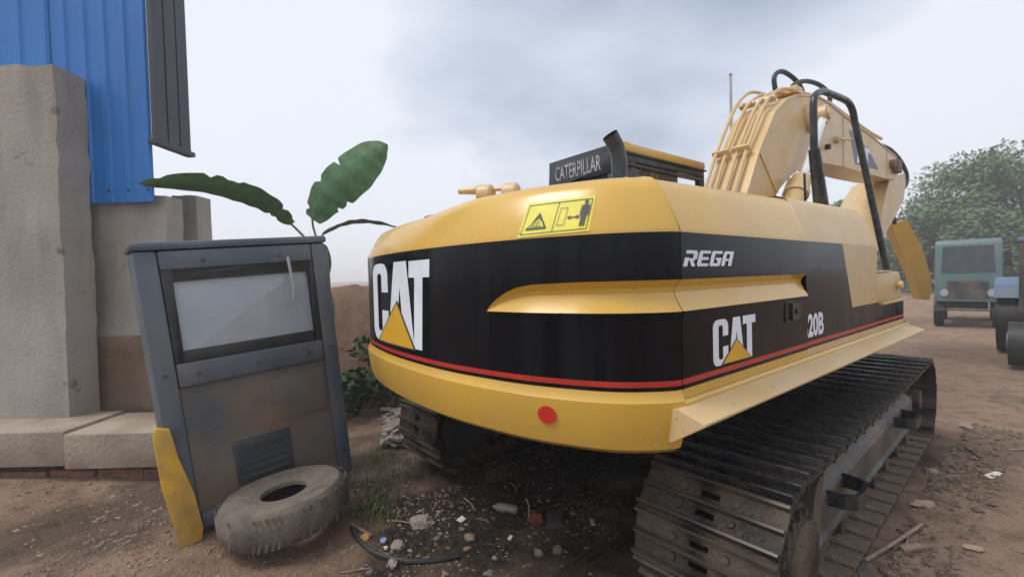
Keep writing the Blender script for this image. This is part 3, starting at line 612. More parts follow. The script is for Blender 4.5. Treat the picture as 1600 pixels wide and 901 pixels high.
# undercarriage ------------------------------------------------------------
PHI = R_(2.435)
def rotz(p): return Vector((p[0]*math.cos(PHI)-p[1]*math.sin(PHI), p[0]*math.sin(PHI)+p[1]*math.cos(PHI), p[2]))
ROT = Matrix.Rotation(PHI, 4, 'Z')
ZC, RW, YR, YF = .395, .33, -1.68, 1.86
PER = 2*(YF-YR)+2*math.pi*RW; NS = 46; PITCHS = PER/NS
def track_pt(d):
    d %= PER; a = YF-YR; h = math.pi*RW
    if d < a: return YR+d, ZC+RW, 0.0
    d -= a
    if d < h: th = math.pi/2-d/RW; return YF+RW*math.cos(th), ZC+RW*math.sin(th), d/RW
    d -= h
    if d < a: return YF-d, ZC-RW, math.pi
    d -= a; th = -math.pi/2-d/RW; return YR+RW*math.cos(th), ZC+RW*math.sin(th), math.pi+d/RW
def shoe_mesh(name, ms_, mud):
    b = MB(); hw = .31; hl = PITCHS/2+.012; h0, h1 = .018, .032
    lc = [-hl, -.060, -.034, .026, .052, hl]; wc = [-hw, -.155, -.042, .042, .155, hw]
    hole = {(1, 2), (3, 2)}
    for i in range(5):
        for j in range(5):
            if (i, j) in hole: continue
            l0, l1, w0, w1 = lc[i], lc[i+1], wc[j], wc[j+1]
            b.face([(l0, w0, h1), (l1, w0, h1), (l1, w1, h1), (l0, w1, h1)]); b.face([(l0, w0, h0), (l0, w1, h0), (l1, w1, h0), (l1, w0, h0)])
    for i, j in hole:
        l0, l1, w0, w1 = lc[i], lc[i+1], wc[j], wc[j+1]; R4 = [(l0, w0), (l1, w0), (l1, w1), (l0, w1)]
        for k in range(4): p, q = R4[k], R4[(k+1) % 4]; b.face([(*p, h1), (*q, h1), (*q, h0), (*p, h0)])
    R4 = [(-hl, -hw), (hl, -hw), (hl, hw), (-hl, hw)]
    for k in range(4): p, q = R4[k], R4[(k+1) % 4]; b.face([(*p, h1), (*q, h1), (*q, h0), (*p, h0)])
    for l, gh in ((-hl+.013, .034), (-.004, .026), (hl-.018, .026)):       # three grouser bars, worn uneven
        n = 8; rows_ = []
        for q in range(n+1):
            w = -hw+2*hw*q/n; k = gh*(1-.12*random.random()); rows_.append([(l-.014, w, h1-.001), (l-.0055, w, h1+k), (l+.0055, w, h1+k), (l+.014, w, h1-.001)])
        b.grid(rows_, mfun=lambda i, j: 1 if j == 1 else 0); b.face(rows_[0]); b.face(rows_[-1][::-1])
    # lip bent down over the next shoe
    b.box((-hl-.012, -hw, h0-.016), (-hl+.004, hw, h1-.002))
    for l in (-.046, .040):
        for w in (-.115, .115): b.tube([(l, w, h1-.001), (l, w, h1+.014)], .017, 6)
    for w in (-.13, .13): b.box((-PITCHS/2+.006, w-.022, -.075), (PITCHS/2-.006, w+.022, h0))     # chain link
    return b
shm = {}
def get_shoe(kind):
    if kind not in shm:
        o = shoe_mesh('track_shoe', None, 0).build('track_shoe', {'top': [STEEL, TIPM], 'end': [MUDST, TIPW], 'low': [MUDLOW, MUDLOW]}[kind], None, smooth=35); shm[kind] = o.data; bpy.data.objects.remove(o)
    return shm[kind]
for sx in (1, -1):
    xc = 1.235*sx
    for k in range(NS):
        y, z, th = track_pt((k+.5)*PITCHS+.03)
        t = Vector((0, math.cos(th), -math.sin(th))); n = Vector((0, math.sin(th), math.cos(th))); w = n.cross(t)
        sag = 0.0
        if th == 0: sag = -.012*math.sin(math.pi*(y-YR)/(YF-YR))
        kind = 'top' if th < .35 else 'end' if (sx < 0 and abs(th-math.pi) < .01) else ('low' if abs(th-math.pi) < .01 else 'end')  # left lower run takes the darker steel, painting in its shade
        if th > 5.9: kind = 'top'
        o = bpy.data.objects.new('track_shoe', get_shoe(kind)); C.objects.link(o); o.parent = EX
        jit = Matrix.Rotation(random.uniform(-.012, .012), 4, 'Y')
        o.matrix_local = ROT @ Matrix(((t.x, w.x, n.x, xc), (t.y, w.y, n.y, y), (t.z, w.z, n.z, z+sag), (0, 0, 0, 1))) @ jit
    # frame: roof-shaped beam
    s = sx
    b = MB()
    prof = [(1.02, .22), (1.40, .22), (1.475, .255), (1.475, .275), (1.455, .285), (1.455, .455), (1.44, .485), (1.26, .635), (1.05, .635), (1.02, .5)]
    n = len(prof); ysn = [-1.37, -1.36, 1.55, 1.56]
    rows_ = [[rotz((s*x, yv, z)) for x, z in prof] for yv in (-1.30, 1.50)]
    b.grid(rows_, closed=True); b.face(rows_[0]); b.face(rows_[1][::-1])
    fr = b.build('track_frame', FRM, EX, smooth=20, bevel=.010)
    # guard at the rear end and the final drive behind it
    b = MB(); arc = [(-1.30, .20), (-1.34, .20), (-1.36, .30), (-1.37, .42), (-1.355, .52), (-1.32, .585), (-1.26, .625), (-1.20, .64), (-1.20, .60)]
    rows_ = [[rotz((s*x, yv, z)) for yv, z in arc] for x in (1.05, 1.475)]
    b.grid(rows_, closed=True); b.face(rows_[0]); b.face(rows_[1][::-1]); b.build('end_guard', FRM, fr, smooth=20)
    b = MB(); c0 = rotz((s*1.44, YR, ZC)); ax = rotz((s, 0, 0))
    b.tube([rotz((s*1.0, YR, ZC)), rotz((s*1.46, YR, ZC)), rotz((s*1.50, YR, ZC))], [.255, .255, .235], 28); b.tube([rotz((s*1.50, YR, ZC)), rotz((s*1.535, YR, ZC)), rotz((s*1.545, YR, ZC))], [.19, .185, .15], 24)
    for k in range(16):
        a = 2*math.pi*k/16; M = Matrix.Translation(rotz((s*1.50, YR+.212*math.cos(a), ZC+.212*math.sin(a)))); b.box((-.015, -.016, -.016), (.018, .016, .016), M @ Matrix.Rotation(a, 4, 'X'))
    b.build('final_drive', MUDST if s > 0 else DARK, EX, smooth=35)  # left drive is dark: its shade is put into the colour
    b = MB(); teeth = []
    for k in range(42): a = 2*math.pi*k/42; r = .275 if k % 2 else .225; teeth.append((YR+r*math.cos(a), ZC+r*math.sin(a)))
    rows_ = [[rotz((s*x, *p)) for p in teeth] for x in (1.19, 1.29)]; b.grid(rows_, closed=True); b.face(rows_[0]); b.face(rows_[1][::-1]); b.build('sprocket', DARK, EX, smooth=0)
    b = MB(); b.tube([rotz((s*1.12, YF, ZC)), rotz((s*1.36, YF, ZC))], .245, 28); b.tube([rotz((s*1.0, YF, ZC)), rotz((s*1.47, YF, ZC))], .09, 16); b.box((s*1.40-.02, YF-.42, ZC-.07), (s*1.40+.02, YF+.10, ZC+.07), ROT); b.build('idler_wheel', MUDST, EX, smooth=35)
    for k in range(7):
        yv = -1.15+k*.40; b = MB(); b.tube([rotz((s*1.06, yv, .175)), rotz((s*1.42, yv, .175))], .075, 14); b.tube([rotz((s*1.42, yv, .175)), rotz((s*1.455, yv, .175))], .05, 12); b.build('track_roller', MUDST, EX)
    # step brackets
    if s > 0:
        for yv in (-.88, .88):
            b = MB(); P_ = [(1.44, yv-.17), (1.53, yv-.16), (1.575, yv-.12), (1.585, yv-.06), (1.585, yv+.06), (1.575, yv+.12), (1.53, yv+.15), (1.44, yv+.16)]
            z0, z1 = .40, .475; ins = [(1.44, yv-.145), (1.52, yv-.138), (1.555, yv-.105), (1.563, yv-.06), (1.563, yv+.06), (1.555, yv+.105), (1.52, yv+.13), (1.44, yv+.137)]
            ro = [[rotz((*p, z)) for p in P_] for z in (z0, z1)]; ri = [[rotz((*p, z)) for p in ins] for z in (z0, z1)]
            b.grid([ro[0], ro[1], ri[1], ri[0], ro[0]])
            for q in range(8): b.box((1.562, yv-.055+q*.0155, z1), (1.588, yv-.048+q*.0155, z1+.007), ROT)
            b.build('step_bracket', TUBE, fr, smooth=30)
    else:
        pass
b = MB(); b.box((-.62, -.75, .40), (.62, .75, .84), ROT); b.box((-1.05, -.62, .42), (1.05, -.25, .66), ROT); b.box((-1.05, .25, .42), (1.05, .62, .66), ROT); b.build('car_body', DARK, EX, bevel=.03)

# ------------------------------------------------------------------ LEFT: building, step, scrapped cab, plants
U2 = Vector((math.cos(_y), math.sin(_y), 0)); W2 = Vector((-math.sin(_y), math.cos(_y), 0))      # frontal wall frame
def lp(px, d, z):      # point on the wall plane at depth d that stands under picture column px
    u = (px-800)/FPX*d; p = CAM+U2*u+W2*d; return Vector((p.x, p.y, z))
def wbox(b, px0, px1, d0, d1, z0, z1, mi=None, dm=None):
    dm = d0 if dm is None else dm
    u0, u1 = (px0-800)/FPX*dm, (px1-800)/FPX*dm; vs = []
    for z in (z0, z1):
        for u, d in ((u0, d0), (u1, d0), (u1, d1), (u0, d1)): p = CAM+U2*u+W2*d; vs.append((p.x, p.y, z))
    b.raw(vs, [(0, 3, 2, 1), (4, 5, 6, 7), (0, 1, 5, 4), (1, 2, 6, 5), (2, 3, 7, 6), (3, 0, 4, 7)], mi)
bl = thing('building', 'workshop of rough grey concrete below and blue corrugated sheeting above', 'building', lp(100, 4.7, 0))
def bpart(b, name, m, parent=None, **kw):
    o = b.build(name, m, None, **kw); o.parent = parent or bl
    if (parent or bl) is bl: o.matrix_parent_inverse = Matrix.Translation(bl.location).inverted()
    return o
def rough_wall(name, m, px0, px1, d0, d1, z0, z1, m2=None, ns=24, amp=.012):
    """a rendered wall with an uneven face and chipped edges"""
    b = MB(); dm = d0; u0, u1 = (px0-800)/FPX*dm, (px1-800)/FPX*dm; rows_ = []
    for i in range(ns+1):
        z = z0+(z1-z0)*i/ns; r = []
        for j in range(ns+1):
            u = u0+(u1-u0)*j/ns; dd = d0-amp*2*noise.noise(Vector((u*2.3, z*2.3, d0)))-amp*noise.noise(Vector((u*9, z*9, d0)))
            uu = u+(amp*2.2*noise.noise(Vector((u*3, z*5, 7))) if j in (0, ns) else 0); zz = z+(amp*2.5*noise.noise(Vector((u*5, 3, 1))) if i == ns else 0)
            p = CAM+U2*uu+W2*dd; r.append((p.x, p.y, zz))
        rows_.append(r)
    b.grid(rows_)
    back = [[tuple(Vector(p)+W2*(d1-d0)) for p in r] for r in rows_]
    b.grid([[r[0] for r in rows_], [r[0] for r in back]]); b.grid([[r[-1] for r in rows_], [r[-1] for r in back]]); b.grid([rows_[-1], back[-1]])
    return bpart(b, name, m, smooth=40)
rough_wall('concrete_pillar', CONC, -330, 100, 4.30, 4.62, .33, 3.80)
rough_wall('concrete_wall', CONC, 96, 266, 4.76, 5.0, 1.15, 2.63)
rough_wall('stained_wall_base', CONCB, 96, 266, 4.74, 5.0, .0, 1.148, amp=.02)
b = MB(); wbox(b, 92, 112, 4.60, 4.72, .5, 3.6); bpart(b, 'downpipe', FRM, bevel=.02)
# corrugated sheets, each a sheet of its own
def sheet(px0, px1, d, z0, z1, nr):
    b = MB(); u0, u1 = (px0-800)/FPX*d, (px1-800)/FPX*d; prof = []
    for k in range(nr):
        a = u0+(u1-u0)*k/nr; w = (u1-u0)/nr
        prof += [(a, 0), (a+w*.55, 0), (a+w*.63, .016), (a+w*.90, .016), (a+w*.98, 0)]
    prof.append((u1, 0)); rows_ = []
    for z in (z0, z1): rows_.append([tuple(Vector((0, 0, z))+Vector(((CAM+U2*u+W2*(d-h)).x, (CAM+U2*u+W2*(d-h)).y, 0))) for u, h in prof])
    rows_ += [[tuple(Vector(p)+W2*.006) for p in r] for r in rows_[::-1]]; rows_.append(rows_[0])
    b.grid(rows_); sh = bpart(b, 'blue_sheet', BLUE, smooth=0)
    for k in range(nr):
        u = u0+(u1-u0)*(k+.765)/nr; p = CAM+U2*u+W2*(d-.016); c_ = Vector((p.x, p.y, z0+.12)); b = MB(); b.cyl(c_, c_-W2*.012, .013, 6); so_ = b.build('screw', SLATE, sh); so_.matrix_parent_inverse = Matrix.Translation(bl.location).inverted() @ Matrix.Translation(bl.location)
    return sh
sheet(-330, -60, 4.66, 3.70, 6.6, 6); sheet(-62, 98, 4.652, 3.66, 6.6, 4); sheet(96, 248, 4.66, 2.55, 6.6, 5)
b = MB()    # dark side cladding that hangs from the eave
for k in range(3):
    wbox(b, 249, 256, 4.60+k*.17, 4.75+k*.17, 3.16, 6.6, dm=4.6); wbox(b, 249, 254, 4.752+k*.17, 4.768+k*.17, 3.16, 6.6, dm=4.6)
bpart(b, 'dark_side_sheet', SLATE, smooth=0)
b = MB(); wbox(b, 246, 260, 4.56, 5.12, 3.12, 3.17, dm=4.6); bpart(b, 'sheet_flashing', SLATE, smooth=0)
tag(rough_wall('concrete_post', CONC, 276, 314, 5.25, 5.5, 0, 2.72, ns=10), 'pale concrete post beside the end of the workshop wall', 'post')
po = bpy.data.objects['concrete_post']; mw = po.matrix_parent_inverse.copy(); po.parent = None; po.matrix_world = Matrix.Identity(4)
# step of pale slabs
stp = thing('concrete_step', 'low step of pale concrete slabs along the foot of the workshop wall', 'step', lp(100, 3.9, 0))
def spart(b, name, m, **kw):
    o = b.build(name, m, None, **kw); o.parent = stp; o.matrix_parent_inverse = Matrix.Translation(stp.location).inverted(); return o
for a, c, dz in ((-330, -120, .0), (-118, 84, .012), (87, 236, -.01)):
    b = MB(); wbox(b, a, c, 3.86+dz, 4.5, .10+dz, .41+dz, dm=3.86); spart(b, 'slab', STEP, bevel=.02)
k = 0
for px in range(-320, 225, 38):
    b = MB(); wbox(b, px, px+36, 3.94+random.uniform(-.015, .02), 4.3, -.05, .045, dm=3.94); spart(b, 'brick', BRK, bevel=.008)
    b = MB(); wbox(b, px+14, px+50, 3.95+random.uniform(-.015, .02), 4.3, .048, .097, dm=3.94); spart(b, 'brick', BRK if random.random() < .3 else DARK, bevel=.008)  # dark ones paint in the shade of the gap below the slabs

# scrapped cab
BLc, BRc = ground_at(285, 850), ground_at(553, 742); TLc, TRc = at(203, 385, 2.95), at(508, 372, 3.88)
wc_ = thing('scrapped_cab', 'old slate grey machine cab with a dusty window standing tilted in the yard', 'cab', BLc.lerp(BRc, .5))
def q(u, v, d=0.0):
    p = BLc.lerp(BRc, u).lerp(TLc.lerp(TRc, u), v); return p+NB*d
NB = (BRc-BLc).cross(TLc-BLc).normalized()
if NB.dot(CAM-BLc) > 0: NB = -NB          # points away from the viewer
NB = (NB+(BLc-CAM).normalized()*1.6); NB.z = 0; NB.normalize()
def cpart(b, name, m, parent=None, **kw):
    o = b.build(name, m, None, **kw); o.parent = parent or wc_; o.matrix_parent_inverse = Matrix.Translation(wc_.location).inverted(); return o
def qbox(b, u0, v0, u1, v1, d0, d1, mi=None):
    vs = [q(u, v, d) for d in (d0, d1) for u, v in ((u0, v0), (u1, v0), (u1, v1), (u0, v1))]
    b.raw(vs, [(0, 3, 2, 1), (4, 5, 6, 7), (0, 1, 5, 4), (1, 2, 6, 5), (2, 3, 7, 6), (3, 0, 4, 7)], mi)
b = MB(); qbox(b, 0.0, .02, .10, .98, 0, .09); qbox(b, .90, .02, 1.0, .98, 0, .09); qbox(b, .101, .91, .899, .98, 0, .09); qbox(b, .101, .50, .899, .585, 0, .09); qbox(b, .101, .02, .899, .07, 0, .09)
cpart(b, 'cab_frame', WCAB, bevel=.022)
b = MB(); qbox(b, -.012, .982, 1.008, 1.012, -.012, .55); cpart(b, 'roof', WCAB, bevel=.03)
b = MB(); qbox(b, .102, .586, .898, .909, .03, .038); gl = cpart(b, 'window_pane', WGL, smooth=0)
b = MB(); qbox(b, .102, .586, .145, .909, .0, .029); qbox(b, .855, .586, .898, .909, 0, .029); qbox(b, .1451, .586, .8549, .625, 0, .029); qbox(b, .1451, .87, .8549, .909, 0, .029); cpart(b, 'window_seal', BLK, bevel=.008)
b = MB(); qbox(b, .102, .071, .898, .499, .03, .05); cpart(b, 'lower_panel', RUST, smooth=0)
b = MB(); qbox(b, .30, .12, .62, .27, .012, .029); cpart(b, 'vent_plate', SLATE, bevel=.005)
for k in range(5): b = MB(); qbox(b, .32, .135+k*.026, .60, .147+k*.026, .0, .0115); cpart(b, 'slat', SLATE, smooth=0)
b = MB(); qbox(b, .0, .02, .03, .98, .095, .55); qbox(b, .97, .02, 1.0, .98, .095, .55); qbox(b, .031, .02, .969, .05, .095, .55); qbox(b, .031, .051, .969, .97, .52, .55); cpart(b, 'body_shell', WCAB, bevel=.01)
b = MB()
yr = [(-.012, .0), (.085, .0), (.100, .04), (.085, .16), (.045, .28), (.03, .38), (-.03, .395), (-.045, .36), (-.045, .2)]
vs = [q(u, v, d) for d in (-.055, -.004) for u, v in yr]; n = len(yr)
b.raw(vs, [tuple(range(n)), tuple(range(2*n-1, n-1, -1))]+[(i, (i+1) % n, (i+1) % n+n, i+n) for i in range(n)]); cpart(b, 'yellow_corner_trim', YTRIM, bevel=.012)
b = MB(); b.tube([q(.74, .93, -.03), q(.75, .80, -.045), q(.74, .76, -.03)], .012, 8); cpart(b, 'grab_handle', WGL)
for u_, v_ in ((.05, .12), (.05, .35), (.05, .55), (.95, .12), (.95, .35), (.95, .55), (.3, .94), (.7, .94), (.2, .54), (.5, .54), (.8, .54)):
    b = MB(); c_ = q(u_, v_, -.001); b.cyl(c_, c_-NB*.012, .014, 6); cpart(b, 'bolt', FRM)
b = MB(); qbox(b, .56, .30, .88, .46, .018, .0295); cpart(b, 'access_plate', RUST, bevel=.004)
# tyre lying against the cab
tc_ = ground_at(448, 826)+Vector((0, 0, .17))
ty = thing('tyre', 'dusty pale worn tyre lying flat at the foot of the grey cab', 'tyre', tc_)
b = MB(); rows_ = []; Rm, seg = .255, 40
pr = [(-.115, .10), (-.06, .145), (.06, .145), (.115, .10), (.125, .03), (.105, -.06), (.095, -.11), (.07, -.115), (.085, -.05), (.10, .03), (.085, .09), (.05, .122), (-.05, .122), (-.085, .09), (-.10, .03), (-.085, -.05), (-.07, -.115), (-.095, -.11), (-.105, -.06), (-.125, .03)]
for k in range(seg):
    a = 2*math.pi*k/seg; rows_.append([((Rm+r)*math.cos(a), (Rm+r)*math.sin(a), z) for z, r in pr])
rows_.append(rows_[0]); b.grid(rows_, closed=True); o = b.build('casing', TYRE, ty, smooth=40)
b = MB()
for k in range(72):
    if random.random() < .45: continue
    a = 2*math.pi*k/72+random.uniform(-.012, .012)
    for s_ in (-1, 1): b.box((-.004, -.008, -.045), (random.uniform(.001, .005), .008, .045), Matrix.Rotation(a+.03*s_, 4, 'Z') @ Matrix.Translation((Rm+.142, 0, .055*s_)) @ Matrix.Rotation(.35*s_, 4, 'X'))
stuff(b.build('tread', TYRE, ty, smooth=0))
ty.rotation_euler = (R_(3), R_(-5), R_(20))

# banana plant
bpl = thing('banana_plant', 'banana plant with broad drooping leaves rising behind the scrapped cab', 'plant', at(505, 650, 5.4)*1.0)
bpl.location.z = 0
def bap(b, name, m, **kw):
    o = b.build(name, m, None, **kw); o.parent = bpl; o.matrix_parent_inverse = Matrix.Translation(bpl.location).inverted(); return o
rl = random.Random(3)
def leaf(pts, w, fold=.25, up=None):
    P_ = spline(pts, 8); n = len(P_); b = MB(); rows_ = []
    for i, p in enumerate(P_):
        t = i/(n-1); tg = (P_[min(i+1, n-1)]-P_[max(i-1, 0)]).normalized(); side = tg.cross(up or FW).normalized(); nr = side.cross(tg)
        ww = w*(math.sin(math.pi*min(1, .06+t*.95))**.55)*(1+.02*math.sin(i*1.1))
        tear = [1.0 if rl.random() > .16 else rl.uniform(.62, .85) for _ in (0, 1)]
        rows_.append([p+side*ww*a*((tear[0] if a < -.9 else tear[1] if a > .9 else 1))+nr*(fold*ww*(abs(a)-.5)+.005*math.sin(i*1.3+a*2)) for a in (-1, -.66, -.33, 0, .33, .66, 1)])
    b.grid(rows_); return b
base = at(508, 470, 5.4)
st0 = Vector((bpl.location.x, bpl.location.y, 0))
b = MB(); b.tube(spline([st0, st0.lerp(base, .5)+Vector((.03, 0, 0)), base, at(503, 390, 5.4)], 6), [.13]*7+[.11]*6+[.07]*6, 14); bap(b, 'stem', STALK)
lf = [([at(488, 342, 5.3), at(512, 305, 5.25), at(545, 275, 5.2), at(578, 245, 5.2), at(606, 226, 5.2)], .26, None),
      ([at(455, 350, 5.3), at(420, 322, 5.1), at(375, 302, 4.9), at(310, 287, 4.7), at(215, 287, 4.5)], .17, (FW+Vector((0, 0, 1.2))).normalized()),
      ([at(505, 365, 5.4), at(540, 350, 5.5), at(575, 347, 5.6), at(625, 356, 5.8)], .14, Vector((0, 0, 1))),
      ([at(500, 380, 5.5), at(490, 420, 5.6), at(470, 470, 5.7)], .2, None)]
for pts, w, up in lf:
    lo = bap(leaf(pts, w, up=up), 'leaf', LEAF, smooth=60)
    b = MB(); b.tube(spline(pts, 8), [.016*(1-.8*i/(8*(len(pts)-1))) for i in range(8*(len(pts)-1)+1)], 6); mo = b.build('midrib', STALK, lo)
    mo.matrix_parent_inverse = Matrix.Identity(4)
    b = MB(); b.tube(spline([at(505, 400, 5.4)]+pts[:-1], 5), .014, 6); bap(b, 'leaf_stalk', STALK)
# brown earth bank behind the cab
b = MB(); rows_ = []
for i in range(26):
    r = []
    for j in range(44):
        px = 330+(720-330)*j/43; t = i/25; d = 5.9+2.2*t
        p = lp(px, d, 0); h = 1.75*min(1, t*3.2)**.8*(1-.25*max(0, (px-600)/120)); h *= .9+.25*noise.noise(Vector((px*.012, t*3, 0)))
        r.append((p.x, p.y, -.05+h+.06*noise.noise(Vector((px*.05, t*9, 2)))))
    rows_.append(r)
b.grid(rows_); eb = b.build('earth_bank', GND, None, smooth=60); struct(eb)

# foliage -------------------------------------------------------------------
def blades(b, c, rad, n, size, rnd, squash=.8, shell=.55):
    for _ in range(n):
        while True:
            v = Vector((rnd.uniform(-1, 1), rnd.uniform(-1, 1), rnd.uniform(-1, 1)))
            if shell < v.length < 1: break
        p = c+Vector((v.x*rad, v.y*rad, v.z*rad*squash)); a = Vector((rnd.gauss(0, 1), rnd.gauss(0, 1), rnd.gauss(0, .7))).normalized(); s = size*rnd.uniform(.6, 1.3)
        o = a.orthogonal().normalized()*s*.42
        b.face([p-a*s, p+o, p+a*s, p-o])
def tree(loc, h, cr, seed, label, name='tree', cat='tree', m=FOL, n=40, leaf_n=60, lsize=.20, group=None):
    rnd = random.Random(seed); t = thing(name, label, cat, loc, 0, group)
    b = MB(); tr = [Vector((0, 0, -.2)), Vector((.1*cr*.3, 0, h*.25)), Vector((rnd.uniform(-.2, .2), rnd.uniform(-.2, .2), h*.5)), Vector((0, 0, h*.85))]
    b.tube(spline(tr, 4), [h*.03*(1-.06*i) for i in range(13)], 8)
    cls = []
    for k in range(n):
        a = rnd.uniform(0, 6.28); zz = rnd.uniform(.22, 1.0); rr = cr*math.sqrt(max(.05, 1-((zz-.55)/.52)**2))*rnd.uniform(.25, 1.0)
        cls.append(Vector((rr*math.cos(a), rr*math.sin(a), zz*h)))
    for c in cls[:7]: b.tube([Vector((0, 0, h*rnd.uniform(.3, .5))), c.lerp(Vector((0, 0, c.z)), .5)+Vector((0, 0, -.1)), c], [h*.012, h*.009, h*.004], 5)
    b.build('trunk', BARK, t)
    b = MB()
    for c in cls: blades(b, c, cr*rnd.uniform(.22, .42), leaf_n, lsize, rnd)
    b.build('crown', m, t, smooth=0)
    return t
gp = lambda px, d: lp(px, d, .05)
tree(gp(1450, 30), 5.6, 2.8, 1, 'low bushy tree behind the excavator boom tip, leftmost on the right side', n=64, leaf_n=130, lsize=.15)
tree(gp(1520, 28), 7.6, 3.3, 2, 'tall bushy green tree standing behind the teal machine', n=90, leaf_n=130, lsize=.15)
tree(gp(1600, 25), 8.0, 3.5, 3, 'dense green tree at the far right behind the blue machine', n=90, leaf_n=130, lsize=.15)
tree(gp(1690, 23), 7.4, 3.2, 5, 'green tree mostly cut off by the right edge of the picture', n=46, leaf_n=60, lsize=.15)
tree(gp(1410, 34), 3.9, 2.2, 6, 'dark tree half hidden behind the excavator stick', m=FOLD, n=40, leaf_n=60, lsize=.17)
tree(gp(1318, 30), 5.9, 1.2, 8, 'small tree tip peeping over the excavator hood under the boom', n=24, leaf_n=60, lsize=.2)
pol = thing('utility_pole', 'thin pale pole standing far off in the sky left of the boom', 'pole', lp(1146, 26, 0))
b = MB(); b.tube([(0, 0, -.2), (0, 0, 12.9)], [.11, .07], 10); b.build('shaft', CONC, pol)
b = MB(); b.cyl((0, 0, 12.9), (0, 0, 13.0), .085, 10); b.build('cap', FRM, pol)
# thicket along the yard's far side: too dense to count
b = MB(); rnd = random.Random(11)
for k in range(150):
    px = rnd.uniform(1380, 2000); d = rnd.uniform(26, 40); c = lp(px, d, rnd.uniform(.5, 2.9)); blades(b, c, rnd.uniform(.7, 1.4), 60, .24, rnd, .9)
stuff(b.build('thicket', FOLD, None, smooth=0)); tag(bpy.data.objects['thicket'], 'dark green undergrowth along the far side of the yard', 'undergrowth')
# bushes on the bank by the cab
for i, (px, d, z, r_, lb) in enumerate(((548, 5.6, .28, .34, 'dark green shrub at the foot of the earth bank beside the cab'), (600, 6.2, .5, .42, 'dark shrub on the earth bank near the counterweight'))):
    t = thing('shrub', lb, 'shrub', lp(px, d, 0)); b = MB(); rnd = random.Random(20+i)
    for k in range(14): blades(b, Vector((rnd.uniform(-r_, r_), rnd.uniform(-r_, r_), z+rnd.uniform(-.25, .35)*r_*2)), r_*.5, 40, .07, rnd)
    b.build('leaves', FOLD, t, smooth=0); b = MB()
    for k in range(5): b.tube([Vector((0, 0, -.1)), Vector((rnd.uniform(-r_, r_), rnd.uniform(-r_, r_), z+.2))], [.02, .006], 5)
    b.build('stems', BARK, t)

# ------------------------------------------------------------------ RIGHT: machines in the yard
tl = thing('teal_truck', 'dull teal truck cab with dark windows parked across the yard', 'truck', ground_at(1512, 508), R_(6)); tl.scale = (.76, .8, .92)
b = MB(); b.prism([(-1.0, .75), (-1.0, 1.55), (-.85, 2.45), (-.75, 2.55), (.9, 2.55), (1.0, 2.4), (1.0, .75)], -.82, .82); body = b.build('cab_body', TEAL, tl, bevel=.05)
b = MB(); b.raw([(-.66, -1.012, 1.60), (.66, -1.012, 1.60), (.62, -.875, 2.36), (-.62, -.875, 2.36), (-.66, -.98, 1.60), (.66, -.98, 1.60), (.62, -.84, 2.36), (-.62, -.84, 2.36)], [(0, 1, 2, 3), (4, 7, 6, 5), (0, 4, 5, 1), (1, 5, 6, 2), (2, 6, 7, 3), (3, 7, 4, 0)]); b.build('windscreen', GLS, body, smooth=0)
b = MB(); b.box((.815, -.62, 1.6), (.83, .5, 2.3)); b.build('side_window', GLS, body, smooth=0)
b = MB(); b.box((-.85, -1.12, .50), (.85, -.98, .55)); b.build('bumper', FRM, tl, bevel=.03)
for s_ in (-1, 1):
    b = MB(); b.cyl((s_*.58, -1.02, 1.02), (s_*.58, -1.04, 1.02), .11, 16); b.build('headlight', WGL, tl)
    for yv in (-.45, 2.4):
        b = MB(); b.cyl((s_*.60, yv, .46), (s_*.86, yv, .46), .46, 24); b.cyl((s_*.86, yv, .46), (s_*.875, yv, .46), .22, 16); b.build('wheel', BLK, tl)
    b = MB(); b.box((s_*.95-.08, -.95, 1.75), (s_*.95+.08, -.9, 2.2)); b.build('mirror', CABK, tl, bevel=.02)
b = MB(); b.box((-.5, -.8, .55), (.5, 3.2, .72)); b.build('chassis', DARK, tl)
b = MB(); b.box((-.9, 1.1, .76), (.9, 3.4, 1.6)); b.build('load_bed', TEAL, tl, bevel=.02)
b = MB(); b.box((-.5, -1.014, .85), (.5, -1.002, 1.35)); b.build('front_grille', FRM, tl, smooth=0)

bt = thing('blue_tractor', 'faded blue tractor partly cut off by the right edge of the picture', 'tractor', ground_at(1668, 574), R_(2))
b = MB(); b.prism([(-.55, .9), (-.55, 1.35), (-.45, 1.45), (1.0, 1.5), (1.0, .9)], -.33, .33); b.build('bonnet', TBLUE, bt, bevel=.04)
b = MB(); b.box((-.55, .75, 2.05), (.55, 2.1, 2.13)); b.build('canopy_roof', TBLUE, bt, bevel=.03)
for sx_, yv in ((-.5, .8), (.5, .8), (-.5, 2.05), (.5, 2.05)): b = MB(); b.box((sx_-.03, yv-.03, .8), (sx_+.03, yv+.03, 2.048)); b.build('canopy_post', FRM, bt, smooth=0)
for s_ in (-1, 1):
    b = MB(); b.cyl((s_*.42, -.25, .36), (s_*.62, -.25, .36), .36, 24); b.build('front_wheel', BLK, bt); b = MB(); b.cyl((s_*.621, -.25, .36), (s_*.64, -.25, .36), .18, 16); b.build('wheel_hub', TBLUE, bt)
    b = MB(); b.cyl((s_*.45, 1.55, .62), (s_*.82, 1.55, .62), .62, 28); b.build('rear_wheel', BLK, bt)
    b = MB(); b.cyl((s_*.25, -.56, 1.18), (s_*.25, -.585, 1.18), .07, 14); b.build('headlight', ORNG, bt)
    b = MB(); b.prism([(.9, 1.05), (1.0, 1.3), (1.4, 1.42), (1.9, 1.35), (2.2, 1.05), (2.1, 1.05), (1.85, 1.26), (1.4, 1.33), (1.05, 1.22), (.98, 1.05)], s_*.45, s_*.84); b.build('mudguard', TBLUE, bt)
b = MB(); b.box((-.42, -.42, .45), (.42, -.12, .62)); b.box((-.2, -.3, .6), (.2, 1.9, .9)); b.build('chassis', DARK, bt)
